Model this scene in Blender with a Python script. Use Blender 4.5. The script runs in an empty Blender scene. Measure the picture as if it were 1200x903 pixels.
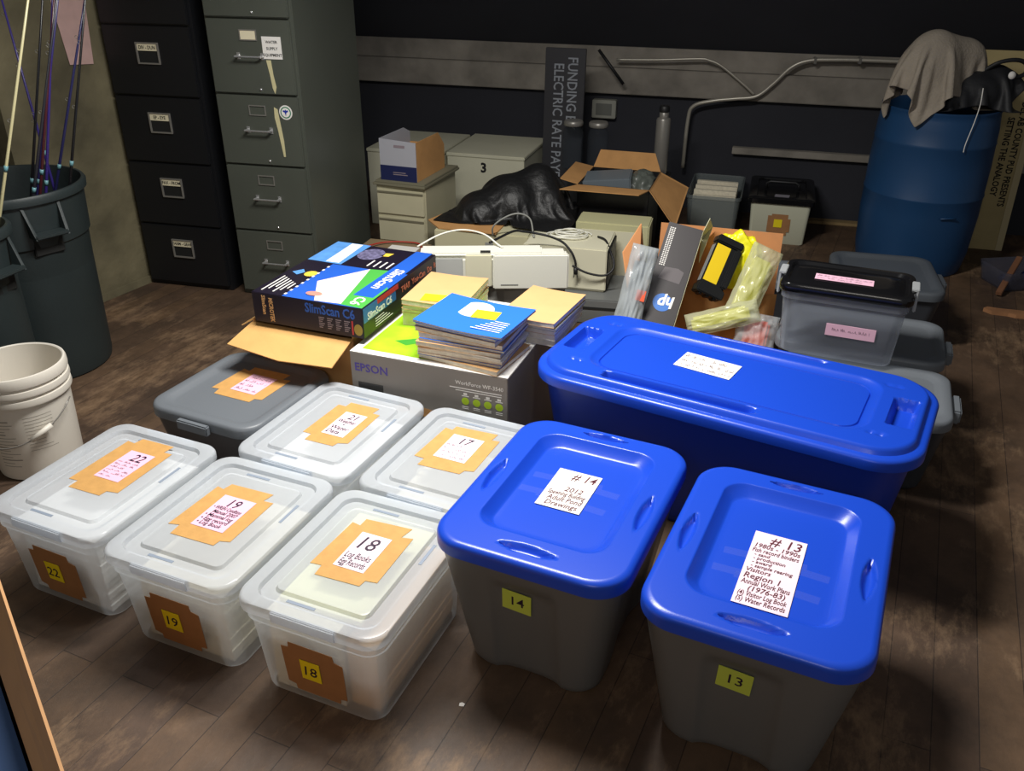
import bpy, bmesh, math, random
from math import sin, cos, pi, radians as R
from mathutils import Vector, Matrix, noise
random.seed(7)
scn = bpy.context.scene
C = scn.collection

# ------------------------------------------------------------------ camera, world, lights, exposure
cam_d = bpy.data.cameras.new('camera'); cam_d.sensor_width = 36.0; cam_d.lens = 1019.4*36/1200
cam_d.clip_start = 0.02
cam = bpy.data.objects.new('camera', cam_d); C.objects.link(cam)
PITCH, ROLL, CAMH = R(28.02), R(0.28), 1.626
fw = Vector((0, cos(PITCH), -sin(PITCH))); rt = Vector((1, 0, 0)); up = rt.cross(fw)
r2 = cos(ROLL)*rt+sin(ROLL)*up; u2 = -sin(ROLL)*rt+cos(ROLL)*up
cam.matrix_world = Matrix(((r2.x, u2.x, -fw.x, 0), (r2.y, u2.y, -fw.y, 0), (r2.z, u2.z, -fw.z, CAMH), (0, 0, 0, 1)))
scn.camera = cam

w = bpy.data.worlds.new('world'); scn.world = w; w.use_nodes = True
bg = w.node_tree.nodes['Background']; bg.inputs[0].default_value = (0.95, 0.97, 1.0, 1); bg.inputs[1].default_value = 0.075

def area(name, loc, target, sx, sy, power, col):
    l = bpy.data.lights.new(name, 'AREA'); l.shape = 'RECTANGLE'; l.size = sx; l.size_y = sy; l.energy = power; l.color = col
    o = bpy.data.objects.new(name, l); C.objects.link(o); o.location = loc
    d = Vector(target)-Vector(loc)
    o.rotation_euler = d.to_track_quat('-Z', 'Y').to_euler()
    return o
area('ceiling_tube_light', (-0.22, 2.42, 2.30), (-0.1, 2.1, 0.3), 1.1, 0.14, 58, (1.0, 0.975, 0.93))
area('fill_light_behind_viewer', (-0.6, -1.6, 2.7), (0.0, 2.2, 0.4), 1.2, 0.5, 11, (1.0, 0.93, 0.84))  # unseen weak fill behind the camera, added to lift the dark front faces

vs = scn.view_settings
scn.display_settings.display_device = 'sRGB'
vs.view_transform = 'Standard'; vs.look = 'None'; vs.gamma = 1.0; vs.use_curve_mapping = False
vs.exposure = 0.55

# ------------------------------------------------------------------ materials
def lin(c):
    if isinstance(c, str):
        c = tuple(int(c[i:i+2], 16)/255 for i in (0, 2, 4))
    return tuple((x/12.92 if x <= 0.04045 else ((x+0.055)/1.055)**2.4) for x in c)+(1,)
MATS = {}
def mat(name, col, rough=0.5, metal=0.0, var=0.0, scale=8.0, bump=0.0, bscale=40.0, spec=0.5, coat=0.0):
    if name in MATS: return MATS[name]
    m = bpy.data.materials.new(name); m.use_nodes = True; nt = m.node_tree; p = nt.nodes['Principled BSDF']
    c = lin(col)
    p.inputs['Base Color'].default_value = c; p.inputs['Roughness'].default_value = rough
    p.inputs['Metallic'].default_value = metal; p.inputs['Specular IOR Level'].default_value = spec
    p.inputs['Coat Weight'].default_value = coat
    tc = nt.nodes.new('ShaderNodeTexCoord')
    if var > 0:
        n = nt.nodes.new('ShaderNodeTexNoise'); n.inputs['Scale'].default_value = scale; n.inputs['Detail'].default_value = 6
        nt.links.new(tc.outputs['Object'], n.inputs['Vector'])
        r = nt.nodes.new('ShaderNodeValToRGB')
        r.color_ramp.elements[0].position = 0.3; r.color_ramp.elements[1].position = 0.7
        r.color_ramp.elements[0].color = tuple(max(0, x*(1-var)) for x in c[:3])+(1,)
        r.color_ramp.elements[1].color = tuple(min(1, x*(1+var)) for x in c[:3])+(1,)
        nt.links.new(n.outputs['Fac'], r.inputs['Fac']); nt.links.new(r.outputs['Color'], p.inputs['Base Color'])
    if bump > 0:
        n2 = nt.nodes.new('ShaderNodeTexNoise'); n2.inputs['Scale'].default_value = bscale; n2.inputs['Detail'].default_value = 4
        nt.links.new(tc.outputs['Object'], n2.inputs['Vector'])
        b = nt.nodes.new('ShaderNodeBump'); b.inputs['Strength'].default_value = bump; b.inputs['Distance'].default_value = 0.01
        nt.links.new(n2.outputs['Fac'], b.inputs['Height']); nt.links.new(b.outputs['Normal'], p.inputs['Normal'])
    MATS[name] = m
    return m

def frosted(name, col, clear=0.4, rough=0.25, tl=0.5):
    if name in MATS: return MATS[name]
    m = bpy.data.materials.new(name); m.use_nodes = True; nt = m.node_tree
    p = nt.nodes['Principled BSDF']; out = nt.nodes['Material Output']
    p.inputs['Base Color'].default_value = lin(col); p.inputs['Roughness'].default_value = rough
    t = nt.nodes.new('ShaderNodeBsdfTranslucent'); t.inputs['Color'].default_value = lin(col)
    tr = nt.nodes.new('ShaderNodeBsdfTransparent'); tr.inputs['Color'].default_value = (0.96, 0.98, 1, 1)
    a = nt.nodes.new('ShaderNodeMixShader'); a.inputs[0].default_value = tl
    b = nt.nodes.new('ShaderNodeMixShader'); b.inputs[0].default_value = clear
    nt.links.new(p.outputs[0], a.inputs[1]); nt.links.new(t.outputs[0], a.inputs[2])
    nt.links.new(a.outputs[0], b.inputs[1]); nt.links.new(tr.outputs[0], b.inputs[2])
    nt.links.new(b.outputs[0], out.inputs['Surface'])
    MATS[name] = m
    return m

M_frost = frosted('frosted_bin_plastic', 'f3f7fa', 0.54, 0.28, 0.55)
M_frostlid = frosted('frosted_lid_plastic', 'f0f5fb', 0.34, 0.2, 0.4)
M_slot = mat('shadowed_slot_plastic', '8d98a8', .4)
M_clear = frosted('clear_bin_plastic', 'c3c8d6', 0.62, 0.12, 0.4)
M_film = frosted('clear_plastic_film', 'd8dde0', 0.55, 0.08, 0.3)
M_yfilm = frosted('yellowish_plastic_film', 'e6e6c4', 0.5, 0.15, 0.3)
M_glass = frosted('smoked_glass', '50555c', 0.8, 0.03, 0.1)
M_blue = mat('blue_plastic', '1b49c8', 0.30, spec=0.5, bump=0.03, bscale=300)
M_bluet = mat('dark_blue_plastic', '1639ac', 0.34, bump=0.03, bscale=300)
M_gtote = mat('grey_tote_plastic', '6c6b69', 0.38, var=0.04, scale=3)
M_glid = mat('slate_grey_lid_plastic', '6d7278', 0.42, bump=0.05, bscale=200)
M_gbody = mat('charcoal_bin_plastic', '3b3e44', 0.4)
M_tape = mat('tan_masking_tape', 'cb9a58', 0.75, var=0.08, scale=30, bump=0.1, bscale=90)
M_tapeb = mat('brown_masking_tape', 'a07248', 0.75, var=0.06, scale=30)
M_pink = mat('pink_paper', 'f6c3da', 0.85)
M_pinkw = mat('pale_pink_paper', 'f5dfe8', 0.85, var=0.03, scale=30)
M_white = mat('white_paper', 'efece6', 0.85)
M_sticky = mat('yellow_sticky_note', 'f2dc10', 0.8)
M_stickyg = mat('lime_sticky_note', 'cfdc52', 0.8)
M_ink = mat('dark_ink', '2b1230', 0.6)
M_inkr = mat('maroon_ink', '5a1626', 0.6)
M_card = mat('corrugated_cardboard', 'c08f58', 0.85, var=0.08, scale=14, bump=0.1, bscale=60)
M_cardl = mat('fresh_cardboard', 'd9a866', 0.85, var=0.06, scale=10, bump=0.08, bscale=60)
M_black = mat('black_paint', '1c1c1e', 0.5)
M_blackg = mat('black_gloss_plastic', '141416', 0.16)
M_greycab = mat('grey_green_cabinet_enamel', '50544c', 0.42, var=0.05, scale=3, bump=0.04, bscale=120)
M_blackcab = mat('black_cabinet_enamel', '17181b', 0.42, bump=0.04, bscale=120)
M_seam = mat('dark_gap', '161716', 0.8)
M_chrome = mat('chrome', 'd8d8d8', 0.22, metal=.75)
M_steel = mat('brushed_steel', '8f8c86', 0.35, metal=.35)
M_dsteel = mat('galvanised_conduit', 'b5b0a4', 0.35, metal=.35)
M_can = mat('dark_green_grey_can_plastic', '273031', 0.5, var=0.08, scale=6, bump=0.06, bscale=90)
M_bucket = mat('white_bucket_plastic', 'e4ded2', 0.42, var=0.03, scale=4)
M_beige = mat('beige_plastic', 'ddd9bf', 0.45, var=0.03, scale=5)
M_beigew = mat('off_white_plastic', 'e9e8dc', 0.4)
M_mgrey = mat('mid_grey_plastic', '93948f', 0.45)
M_cream = mat('cream_enamel', 'b9b498', 0.5, var=0.06, scale=5)
M_barrel = mat('blue_barrel_plastic', '1c436c', 0.42, var=0.08, scale=4)
M_manila = mat('manila_card', 'd8ab75', 0.75, var=0.04, scale=12)
M_pages = mat('page_edges', 'e2dac4', 0.9, var=0.12, scale=60)
M_blub = mat('blue_booklet_cover', '2f74dc', 0.4)
M_green = mat('lime_green_print', '9ed022', 0.5, var=0.35, scale=9)
M_yellow = mat('bright_yellow_plastic', 'f1ea18', 0.35)
M_orange = mat('orange_red_plastic', 'f0603c', 0.5)
M_rag = mat('tan_canvas', '9d9385', 0.95, var=0.08, scale=12, bump=0.4, bscale=90)
M_epson = mat('taupe_printed_card', '87817a', 0.6, var=0.03, scale=8)
M_gold = mat('yellow_print', 'e8c64a', 0.5)
M_signt = mat('dim_grey_lettering', '8f949c', 0.6)

def concrete():
    m = mat('rough_concrete', '6f6850', 0.9, var=0.42, scale=3.2, bump=0.7, bscale=14); return m
M_conc = concrete()
M_wallblk = mat('blackened_wall', '2f3037', 0.9, var=0.12, scale=2)
M_beam = mat('weathered_grey_beam', '8b857c', 0.85, var=0.3, scale=5, bump=0.3, bscale=30)

def floor_mat():
    m = bpy.data.materials.new('worn_dark_floorboards'); m.use_nodes = True; nt = m.node_tree; N = nt.nodes; L = nt.links
    p = N['Principled BSDF']
    tc = N.new('ShaderNodeTexCoord'); mp = N.new('ShaderNodeMapping'); mp.inputs['Rotation'].default_value = (0, 0, R(-65.5))
    L.new(tc.outputs['Object'], mp.inputs['Vector'])
    br = N.new('ShaderNodeTexBrick'); br.offset = 0.37; br.inputs['Scale'].default_value = 1.0
    br.inputs['Brick Width'].default_value = 1.6; br.inputs['Row Height'].default_value = 0.1
    br.inputs['Mortar Size'].default_value = 0.0014; br.inputs['Mortar Smooth'].default_value = 0.3
    br.inputs['Color1'].default_value = lin('66523f'); br.inputs['Color2'].default_value = lin('55453a'); br.inputs['Mortar'].default_value = lin('3a2e25')
    L.new(mp.outputs[0], br.inputs['Vector'])
    n1 = N.new('ShaderNodeTexNoise'); n1.inputs['Scale'].default_value = 3.5; n1.inputs['Detail'].default_value = 8
    n1.inputs['Roughness'].default_value = 0.7
    L.new(mp.outputs[0], n1.inputs['Vector'])
    r1 = N.new('ShaderNodeValToRGB'); r1.color_ramp.elements[0].position = 0.38; r1.color_ramp.elements[1].position = 0.72
    r1.color_ramp.elements[0].color = (0.55, 0.52, 0.5, 1); r1.color_ramp.elements[1].color = (1.25, 1.15, 1.05, 1)
    L.new(n1.outputs['Fac'], r1.inputs['Fac'])
    mx = N.new('ShaderNodeMix'); mx.data_type = 'RGBA'; mx.blend_type = 'MULTIPLY'; mx.inputs[0].default_value = 1.0
    L.new(br.outputs['Color'], mx.inputs[6]); L.new(r1.outputs['Color'], mx.inputs[7])
    # stretched grain / scuffs, worn patches of bare wood
    mp2 = N.new('ShaderNodeMapping'); mp2.inputs['Scale'].default_value = (1.0, 2.2, 1.0); L.new(mp.outputs[0], mp2.inputs['Vector'])
    n2 = N.new('ShaderNodeTexNoise'); n2.inputs['Scale'].default_value = 9; n2.inputs['Detail'].default_value = 10; n2.inputs['Roughness'].default_value = 0.75
    L.new(mp2.outputs[0], n2.inputs['Vector'])
    n3 = N.new('ShaderNodeTexNoise'); n3.inputs['Scale'].default_value = 2.1; n3.inputs['Detail'].default_value = 3; L.new(mp.outputs[0], n3.inputs['Vector'])
    mul = N.new('ShaderNodeMath'); mul.operation = 'MULTIPLY'; L.new(n2.outputs['Fac'], mul.inputs[0]); L.new(n3.outputs['Fac'], mul.inputs[1])
    r2_ = N.new('ShaderNodeValToRGB'); r2_.color_ramp.elements[0].position = 0.27; r2_.color_ramp.elements[1].position = 0.46
    r2_.color_ramp.elements[0].color = (0, 0, 0, 1); r2_.color_ramp.elements[1].color = (0.62, 0.62, 0.62, 1)
    L.new(mul.outputs[0], r2_.inputs['Fac'])
    mx2 = N.new('ShaderNodeMix'); mx2.data_type = 'RGBA'; L.new(r2_.outputs['Color'], mx2.inputs[0])
    L.new(mx.outputs[2], mx2.inputs[6]); mx2.inputs[7].default_value = lin('a98a6a')
    L.new(mx2.outputs[2], p.inputs['Base Color'])
    rr_ = N.new('ShaderNodeMapRange'); rr_.inputs['To Min'].default_value = 0.42; rr_.inputs['To Max'].default_value = 0.8
    L.new(n2.outputs['Fac'], rr_.inputs['Value']); L.new(rr_.outputs[0], p.inputs['Roughness'])
    b = N.new('ShaderNodeBump'); b.inputs['Strength'].default_value = 0.35; b.inputs['Distance'].default_value = 0.004
    ad = N.new('ShaderNodeMath'); ad.operation = 'SUBTRACT'; L.new(n2.outputs['Fac'], ad.inputs[0]); L.new(br.outputs['Fac'], ad.inputs[1])
    L.new(ad.outputs[0], b.inputs['Height']); L.new(b.outputs[0], p.inputs['Normal'])
    return m
M_floor = floor_mat()

# ------------------------------------------------------------------ mesh helpers
def new(name, verts, faces, m, parent=None, smooth=False, angle=None, loc=None, rot=None):
    me = bpy.data.meshes.new(name); me.from_pydata([tuple(v) for v in verts], [], faces)
    bm = bmesh.new(); bm.from_mesh(me); bmesh.ops.recalc_face_normals(bm, faces=bm.faces); bm.to_mesh(me); bm.free()
    if m: me.materials.append(m)
    if smooth:
        for p in me.polygons: p.use_smooth = True
        if angle:
            bm = bmesh.new(); bm.from_mesh(me)
            for e in bm.edges:
                if len(e.link_faces) == 2 and e.calc_face_angle(0) > R(angle): e.smooth = False
            bm.to_mesh(me); bm.free()
    o = bpy.data.objects.new(name, me); C.objects.link(o)
    if parent: o.parent = parent
    if loc: o.location = loc
    if rot: o.rotation_euler = rot
    return o

class G:
    """collects simple shapes that make up one part"""
    def __init__(s): s.v = []; s.f = []
    def add(s, v, f, M=None):
        b = len(s.v); s.v += [tuple(M @ Vector(p)) if M else tuple(p) for p in v]; s.f += [[i+b for i in q] for q in f]; return s
    def box(s, x0, x1, y0, y1, z0, z1, c=0.0, M=None):
        """box with chamfered edges of size c"""
        if c <= 0:
            v = [(x0, y0, z0), (x1, y0, z0), (x1, y1, z0), (x0, y1, z0), (x0, y0, z1), (x1, y0, z1), (x1, y1, z1), (x0, y1, z1)]
            return s.add(v, [[0, 3, 2, 1], [4, 5, 6, 7], [0, 1, 5, 4], [1, 2, 6, 5], [2, 3, 7, 6], [3, 0, 4, 7]], M)
        bm = bmesh.new(); bmesh.ops.create_cube(bm, size=1.0)
        for q in bm.verts: q.co = Vector((x0+(q.co.x+.5)*(x1-x0), y0+(q.co.y+.5)*(y1-y0), z0+(q.co.z+.5)*(z1-z0)))
        bmesh.ops.bevel(bm, geom=bm.edges[:], offset=c, segments=2, affect='EDGES')
        bm.verts.index_update()
        v = [tuple(q.co) for q in bm.verts]; f = [[q.index for q in g.verts] for g in bm.faces]; bm.free()
        return s.add(v, f, M)
    def tube(s, pts, r, n=8, cap=True):
        pts = [Vector(p) for p in pts]; rs = r if isinstance(r, (list, tuple)) else [r]*len(pts)
        b = len(s.v); prev = None
        for i, p in enumerate(pts):
            t = (pts[min(i+1, len(pts)-1)]-pts[max(i-1, 0)]).normalized()
            if prev is None:
                a = t.orthogonal().normalized()
            else:
                a = (prev-t*prev.dot(t)); a = a.normalized() if a.length > 1e-6 else t.orthogonal().normalized()
            prev = a; c = t.cross(a)
            for k in range(n):
                q = p+(a*cos(2*pi*k/n)+c*sin(2*pi*k/n))*rs[i]; s.v.append(tuple(q))
        for i in range(len(pts)-1):
            for k in range(n):
                s.f.append([b+i*n+k, b+i*n+(k+1) % n, b+(i+1)*n+(k+1) % n, b+(i+1)*n+k])
        if cap:
            s.f.append([b+k for k in range(n)][::-1]); s.f.append([b+(len(pts)-1)*n+k for k in range(n)])
        return s
    def poly(s, pts, t=0.001, ax=2):
        """flat outline extruded by t along axis"""
        n = len(pts); a = [Vector(p) for p in pts]; d = Vector((0, 0, 0)); d[ax] = t
        v = [tuple(p) for p in a]+[tuple(p+d) for p in a]
        f = [list(range(n))[::-1], [n+i for i in range(n)]]+[[i, (i+1) % n, n+(i+1) % n, n+i] for i in range(n)]
        return s.add(v, f)
    def sheet(s, pts, t):
        """a quad or polygon in space given thickness t along its normal"""
        a = [Vector(p) for p in pts]; nrm = (a[1]-a[0]).cross(a[2]-a[0]).normalized()*t; n = len(a)
        v = [tuple(p) for p in a]+[tuple(p+nrm) for p in a]
        return s.add(v, [list(range(n))[::-1], [n+i for i in range(n)]]+[[i, (i+1) % n, n+(i+1) % n, n+i] for i in range(n)])
    def build(s, name, m, parent=None, smooth=False, angle=None, **k): return new(name, s.v, s.f, m, parent, smooth, angle, **k)

def lathe(profile, n=48, cap0=True, cap1=False, squash=1.0):
    v = []; f = []
    for r, z in profile:
        for k in range(n): v.append((r*cos(2*pi*k/n), r*sin(2*pi*k/n)*squash, z))
    for i in range(len(profile)-1):
        for k in range(n): f.append([i*n+k, i*n+(k+1) % n, (i+1)*n+(k+1) % n, (i+1)*n+k])
    if cap0: f.append(list(range(n))[::-1])
    if cap1: f.append([(len(profile)-1)*n+k for k in range(n)])
    return v, f

def rr(w, d, r, k=10, n=8, cx=0, cy=0):
    """rounded rectangle outline, fixed point count"""
    P = []; hw, hd = w/2, d/2; r = min(r, hw*.98, hd*.98)
    cs = [(hw-r, -hd+r, -90), (hw-r, hd-r, 0), (-hw+r, hd-r, 90), (-hw+r, -hd+r, 180)]
    for i, (x, y, a) in enumerate(cs):
        arc = [(x+r*cos(R(a+90*j/n)), y+r*sin(R(a+90*j/n))) for j in range(n+1)]
        P += arc
        x2, y2, a2 = cs[(i+1) % 4]; e = (x2+r*cos(R(a2)), y2+r*sin(R(a2))); q = arc[-1]
        for j in range(1, k): P.append((q[0]+(e[0]-q[0])*j/k, q[1]+(e[1]-q[1])*j/k))
    return [(p[0]+cx, p[1]+cy) for p in P]
def rings(rs, cap0=False, cap1=False):
    n = len(rs[0]); v = [p for r in rs for p in r]; f = []
    for i in range(len(rs)-1):
        for k in range(n): f.append([i*n+k, i*n+(k+1) % n, (i+1)*n+(k+1) % n, (i+1)*n+k])
    if cap0: f.append(list(range(n))[::-1])
    if cap1: f.append([(len(rs)-1)*n+k for k in range(n)])
    return v, f
def lerp(a, b, t): return [(p[0]+(q[0]-p[0])*t, p[1]+(q[1]-p[1])*t) for p, q in zip(a, b)]
def setz(o, z): return [(p[0], p[1], z) for p in o]

def tag(o, label=None, cat=None, group=None, kind=None):
    if label: o['label'] = label
    if cat: o['category'] = cat
    if group: o['group'] = group
    if kind: o['kind'] = kind
    return o
def thing(name, label, cat, loc=(0, 0, 0), yaw=0, group=None, rot=None):
    o = bpy.data.objects.new(name, None); C.objects.link(o); o.location = loc
    o.rotation_euler = rot if rot else (0, 0, R(yaw)); o.empty_display_size = 0.1
    return tag(o, label, cat, group)
def struct(o): return tag(o, kind='structure')

def text(name, body, size, m, parent, loc, rot=(0, 0, 0), align='LEFT', shear=0.0, bold=0.0, sp=1.0, sx=1.0, line=1.0):
    cu = bpy.data.curves.new(name, 'FONT'); cu.body = body; cu.size = size; cu.align_x = align; cu.shear = shear
    cu.offset = bold; cu.space_character = sp; cu.space_line = line; cu.extrude = 0.0002; cu.resolution_u = 2
    t = bpy.data.objects.new(name+'_curve', cu); C.objects.link(t)
    dg = bpy.context.evaluated_depsgraph_get(); dg.update()
    me = bpy.data.meshes.new_from_object(t.evaluated_get(dg)); bpy.data.objects.remove(t)
    me.materials.clear(); me.materials.append(m)
    for v in me.vertices: v.co.x *= sx
    o = bpy.data.objects.new(name, me); C.objects.link(o); o.parent = parent; o.location = loc; o.rotation_euler = rot
    return o
def scribble(g, x0, x1, y, h, z=0.0, seed=0):
    """an illegible handwritten word line as a thin wavy ribbon"""
    rnd = random.Random(seed); x = x0; t = 0.0007
    while x < x1:
        wl = min(rnd.uniform(0.012, 0.03), x1-x); n = max(3, int(wl/0.002)); pts = []
        for i in range(n+1):
            pts.append((x+wl*i/n, y+h*rnd.uniform(0, 1)*(1 if i % 2 else 0.15)))
        for a, b in zip(pts, pts[1:]):
            d = Vector((b[0]-a[0], b[1]-a[1])); L = max(d.length, 1e-5); nx, ny = -d.y/L*t/2, d.x/L*t/2
            g.add([(a[0]+nx, a[1]+ny, z), (a[0]-nx, a[1]-ny, z), (b[0]-nx, b[1]-ny, z), (b[0]+nx, b[1]+ny, z)], [[0, 1, 2, 3]])
        x += wl+rnd.uniform(0.004, 0.009)

# ------------------------------------------------------------------ the room
RY = -0.28   # yaw of the back wall
ux, uy = cos(RY), sin(RY)
def RW(u, v, z=0.0): return (u*ux-v*uy, u*uy+v*ux, z)     # room coordinates: along the back wall, away from the viewer
g = G(); g.box(-3.4, 5.2, -1.4, 6.4, -0.12, 0)
struct(g.build('floor', M_floor))
WV = 5.62
def rbox(g, u0, u1, v0, v1, z0, z1, c=0.0):
    return g.box(u0, u1, v0, v1, z0, z1, c, Matrix.Rotation(RY, 4, 'Z'))
g = G(); rbox(g, -5.2, 3.9, WV, WV+0.12, 0, 1.0); struct(g.build('wall_back', M_wallblk))
# sloping black roof underside that comes down on the back wall
g = G(); g.sheet([RW(-5.2, WV-0.002, 0.962), RW(3.9, WV-0.002, 0.962), RW(3.9, WV-2.0, 2.75), RW(-5.2, WV-2.0, 2.75)], -0.08)
struct(g.build('ceiling', M_wallblk))
# left concrete wall (short pier by the cabinets, then a recess)
g = G()
a, b = Vector((-2.10, 3.67, 0)), Vector((-1.20, 5.44, 0)); nn = Vector((-0.891, 0.454, 0))*0.14
A0, B0 = a+nn, b+nn
for z0, z1 in ((0, 2.6),):
    v = [a, b, B0, A0]; g.add([(p.x, p.y, z0) for p in v]+[(p.x, p.y, z1) for p in v], [[3, 2, 1, 0], [4, 5, 6, 7], [0, 1, 5, 4], [1, 2, 6, 5], [2, 3, 7, 6], [3, 0, 4, 7]])
struct(g.build('wall_left', M_conc))
g = G(); g.sheet([(-2.104, 3.664, 0.0), (-2.104, 3.664, 0.035), (-1.204, 5.435, 0.035), (-1.204, 5.435, 0)], -0.016)
struct(g.build('baseboard_left', M_conc))
g = G(); g.box(-3.3, -3.18, -1.4, 4.6, 0, 2.6); struct(g.build('wall_recess', M_conc))
# beams and ledges on the back wall
g = G(); rbox(g, -3.4, 3.9, WV-0.02, WV-0.002, 0.845, 0.962); struct(g.build('trim_1', M_beam))
g = G(); rbox(g, -3.4, 3.9, WV-0.055, WV-0.003, 0.69, 0.843, 0.004); struct(g.build('trim_2', M_beam))
g = G(); rbox(g, -0.2, 3.9, WV-0.05, WV-0.003, 0.372, 0.412, 0.003); struct(g.build('trim_3', M_beam))

# conduits on the beams
def conduit(pts, r, label, name='conduit'):
    V = [Vector(p) for p in pts]
    out = []
    for i in range(len(V)-1):                      # Catmull-Rom smoothing
        p0, p1, p2, p3 = V[max(i-1, 0)], V[i], V[i+1], V[min(i+2, len(V)-1)]
        for k in range(6):
            t = k/6
            out.append(0.5*((2*p1)+(-p0+p2)*t+(2*p0-5*p1+4*p2-p3)*t*t+(-p0+3*p1-3*p2+p3)*t**3))
    out.append(V[-1])
    root = thing(name, label, 'pipe', tuple(V[-1]))
    g = G(); g.tube([p-V[-1] for p in out], r, 10); g.build('pipe', M_dsteel, root, True)
    return root, V
root, V = conduit([(2.766, 4.955, 0.948), (2.042, 5.165, 0.95), (1.80, 5.233, 0.945), (1.682, 5.268, 0.934), (1.598, 5.292, 0.892), (1.517, 5.315, 0.80),
    (1.433, 5.337, 0.726), (1.316, 5.371, 0.706), (1.198, 5.402, 0.688), (1.09, 5.435, 0.652), (1.064, 5.442, 0.566), (1.060, 5.443, 0.278)],
    0.0115, 'bright steel conduit bending down across the weathered beams to the floor boxes')
g = G()
for p in ((1.95, 5.19, 0.948), (1.72, 5.257, 0.938)):
    q = Vector(p)-V[-1]; g.box(q.x-.008, q.x+.008, q.y-.014, q.y+.016, q.z-.018, q.z+.018, 0.002)
g.build('clamp', M_steel, root)
conduit([(0.622, 5.565, 0.897), (0.85, 5.50, 0.905), (1.092, 5.43, 0.921), (1.15, 5.413, 0.915), (1.224, 5.39, 0.885), (1.354, 5.35, 0.79), (1.418, 5.335, 0.738)],
    0.008, 'thinner dark conduit running along the upper beam behind the bright one')
g = G(); g.tube([(0, 0, 0), (0.155, -0.045, -0.19)], 0.009, 8)
tag(g.build('brace_rod', M_black, loc=(0.51, 5.545, 0.955), smooth=True), 'thin black rod slanting across the beams beside the black sign', 'rod')

# ------------------------------------------------------------------ filing cabinets
def cabinet(label, loc, yaw, w, d, h, n, m, handle, tagm):
    t = thing('filing_cabinet', label, 'cabinet', loc, yaw)
    hw = w/2; g = G(); g.box(-hw, hw, -d/2+0.018, d/2, 0, h, 0.004); g.build('body', m, t)
    z0 = 0.02; ph = (h-0.045)/n
    for i in range(n):
        a, b = z0+i*ph+0.004, z0+(i+1)*ph-0.004; zc = (a+b)/2
        g = G(); g.box(-hw+0.012, hw-0.012, -d/2, -d/2+0.0178, a, b, 0.004); dr = g.build('drawer', m, t)
        lz = zc+(0.09 if handle == 'bar' else 0.045); lh = 0.042 if handle == 'bar' else 0.05
        y = -d/2
        g = G()
        for bx in ((-.04, .04, lz-.022, lz-.018), (-.04, .04, lz+.018, lz+.022), (-.04, -.036, lz-.018, lz+.018), (.036, .04, lz-.018, lz+.018)):
            g.box(bx[0], bx[1], y-.004, y-.0002, bx[2], bx[3])
        if handle == 'bar':
            g.build('label_holder', M_steel, dr)
            if i == n-2:
                p = G(); p.box(-.035, .035, y-.0026, y-.0006, lz-.0175, lz+.0175); p.build('card', M_cardp, dr)
            g = G(); hz = zc+0.005
            g.tube([(-.062, y-.028, hz), (.062, y-.028, hz)], .0042, 8)
            for sx in (-.056, .056): g.tube([(sx, y, hz), (sx, y-.028, hz)], .006, 8); g.box(sx-.008, sx+.008, y-.004, y, hz-.014, hz+.014, .001)
            g.build('handle', M_chrome, dr, True, 40)
        else:
            # recessed pull with a label holder on top
            g = G()
            lz0 = lz-0.05
            g.box(-.055, .055, y-.008, y-.0003, lz0-.006, lz0); g.box(.05, .056, y-.008, y-.0003, lz0, lz+.03); g.box(-.056, -.05, y-.008, y-.0003, lz0, lz+.03)
            g.box(-.056, .056, y-.008, y-.0003, lz+.03, lz+.035)
            g.build('pull_frame', M_steel, dr)
            g = G(); g.box(-.05, .05, y-.0012, y-.0003, lz0, lz); g.build('pull_recess', M_seam, dr)
            g = G(); g.box(-.049, .049, y-.005, y-.003, lz, lz+.03); c = g.build('label_card', M_cardp, dr)
            if tagm and i < len(tagm): text('lettering', tagm[i], .021, M_seam, dr, (0, y-.0053, lz+.007), (R(90), 0, 0), 'CENTER', sx=0.85, bold=.0004)
        if handle == 'bar':
            g = G(); v, f = lathe([(0.0001, .004), (.005, .003), (.006, 0)], 10, False); g.add(v, f, Matrix.Translation((0.03, y-.0003, a+.02)) @ Matrix.Rotation(R(90), 4, 'X')); g.build('bolt', M_chrome, dr, True)
    return t
M_cardp = mat('cream_label_card', 'e8dfbf', 0.8)
GC = cabinet('tall grey-green metal filing cabinet with chrome bar handles and a white notice', (-1.053, 4.293, 0), -13.2, 0.414, 0.68, 1.60, 5, M_greycab, 'bar', None)
cabinet('tall black metal filing cabinet with lettered drawer cards beside the concrete wall', (-1.535, 4.415, 0), -13.8, 0.46, 0.68, 1.55, 5, M_blackcab, 'pull',
        ['FARM - GEAR', 'FAX - FROM', 'EP - EYE', 'DIV - DUN', ''])
# papers, torn tape and round badge stuck to the grey cabinet
y = -0.34
g = G(); g.box(.062, .150, y-.0024, y-.0006, 1.105, 1.195); pn = g.build('notice_paper', M_white, GC)
for k, s in enumerate(('WATER', 'SUPPLY', 'EQUIPMENT')): text('lettering', s, .016, M_seam, pn, (.106, y-.0027, 1.168-k*.026), (R(90), 0, 0), 'CENTER', bold=.0003)
g = G()
g.poly([(.072, y-.002, 1.10), (.094, y-.002, 1.10), (.098, y-.002, 1.04), (.106, y-.002, .99), (.097, y-.002, .962), (.088, y-.002, .985), (.082, y-.002, 1.04)], .0012, 1)
g.poly([(.082, y-.002, .905), (.098, y-.002, .897), (.104, y-.002, .84), (.112, y-.002, .76), (.112, y-.002, .69), (.103, y-.002, .69), (.09, y-.002, .80), (.08, y-.002, .86)], .0012, 1)
g.build('torn_tape', mat('aged_tape', 'cfc79a', .8), GC)
def disc(r, yy, n=28): return [(r*cos(2*pi*k/n), yy, r*sin(2*pi*k/n)) for k in range(n)]
bd = bpy.data.objects.new('round_badge', None)
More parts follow.
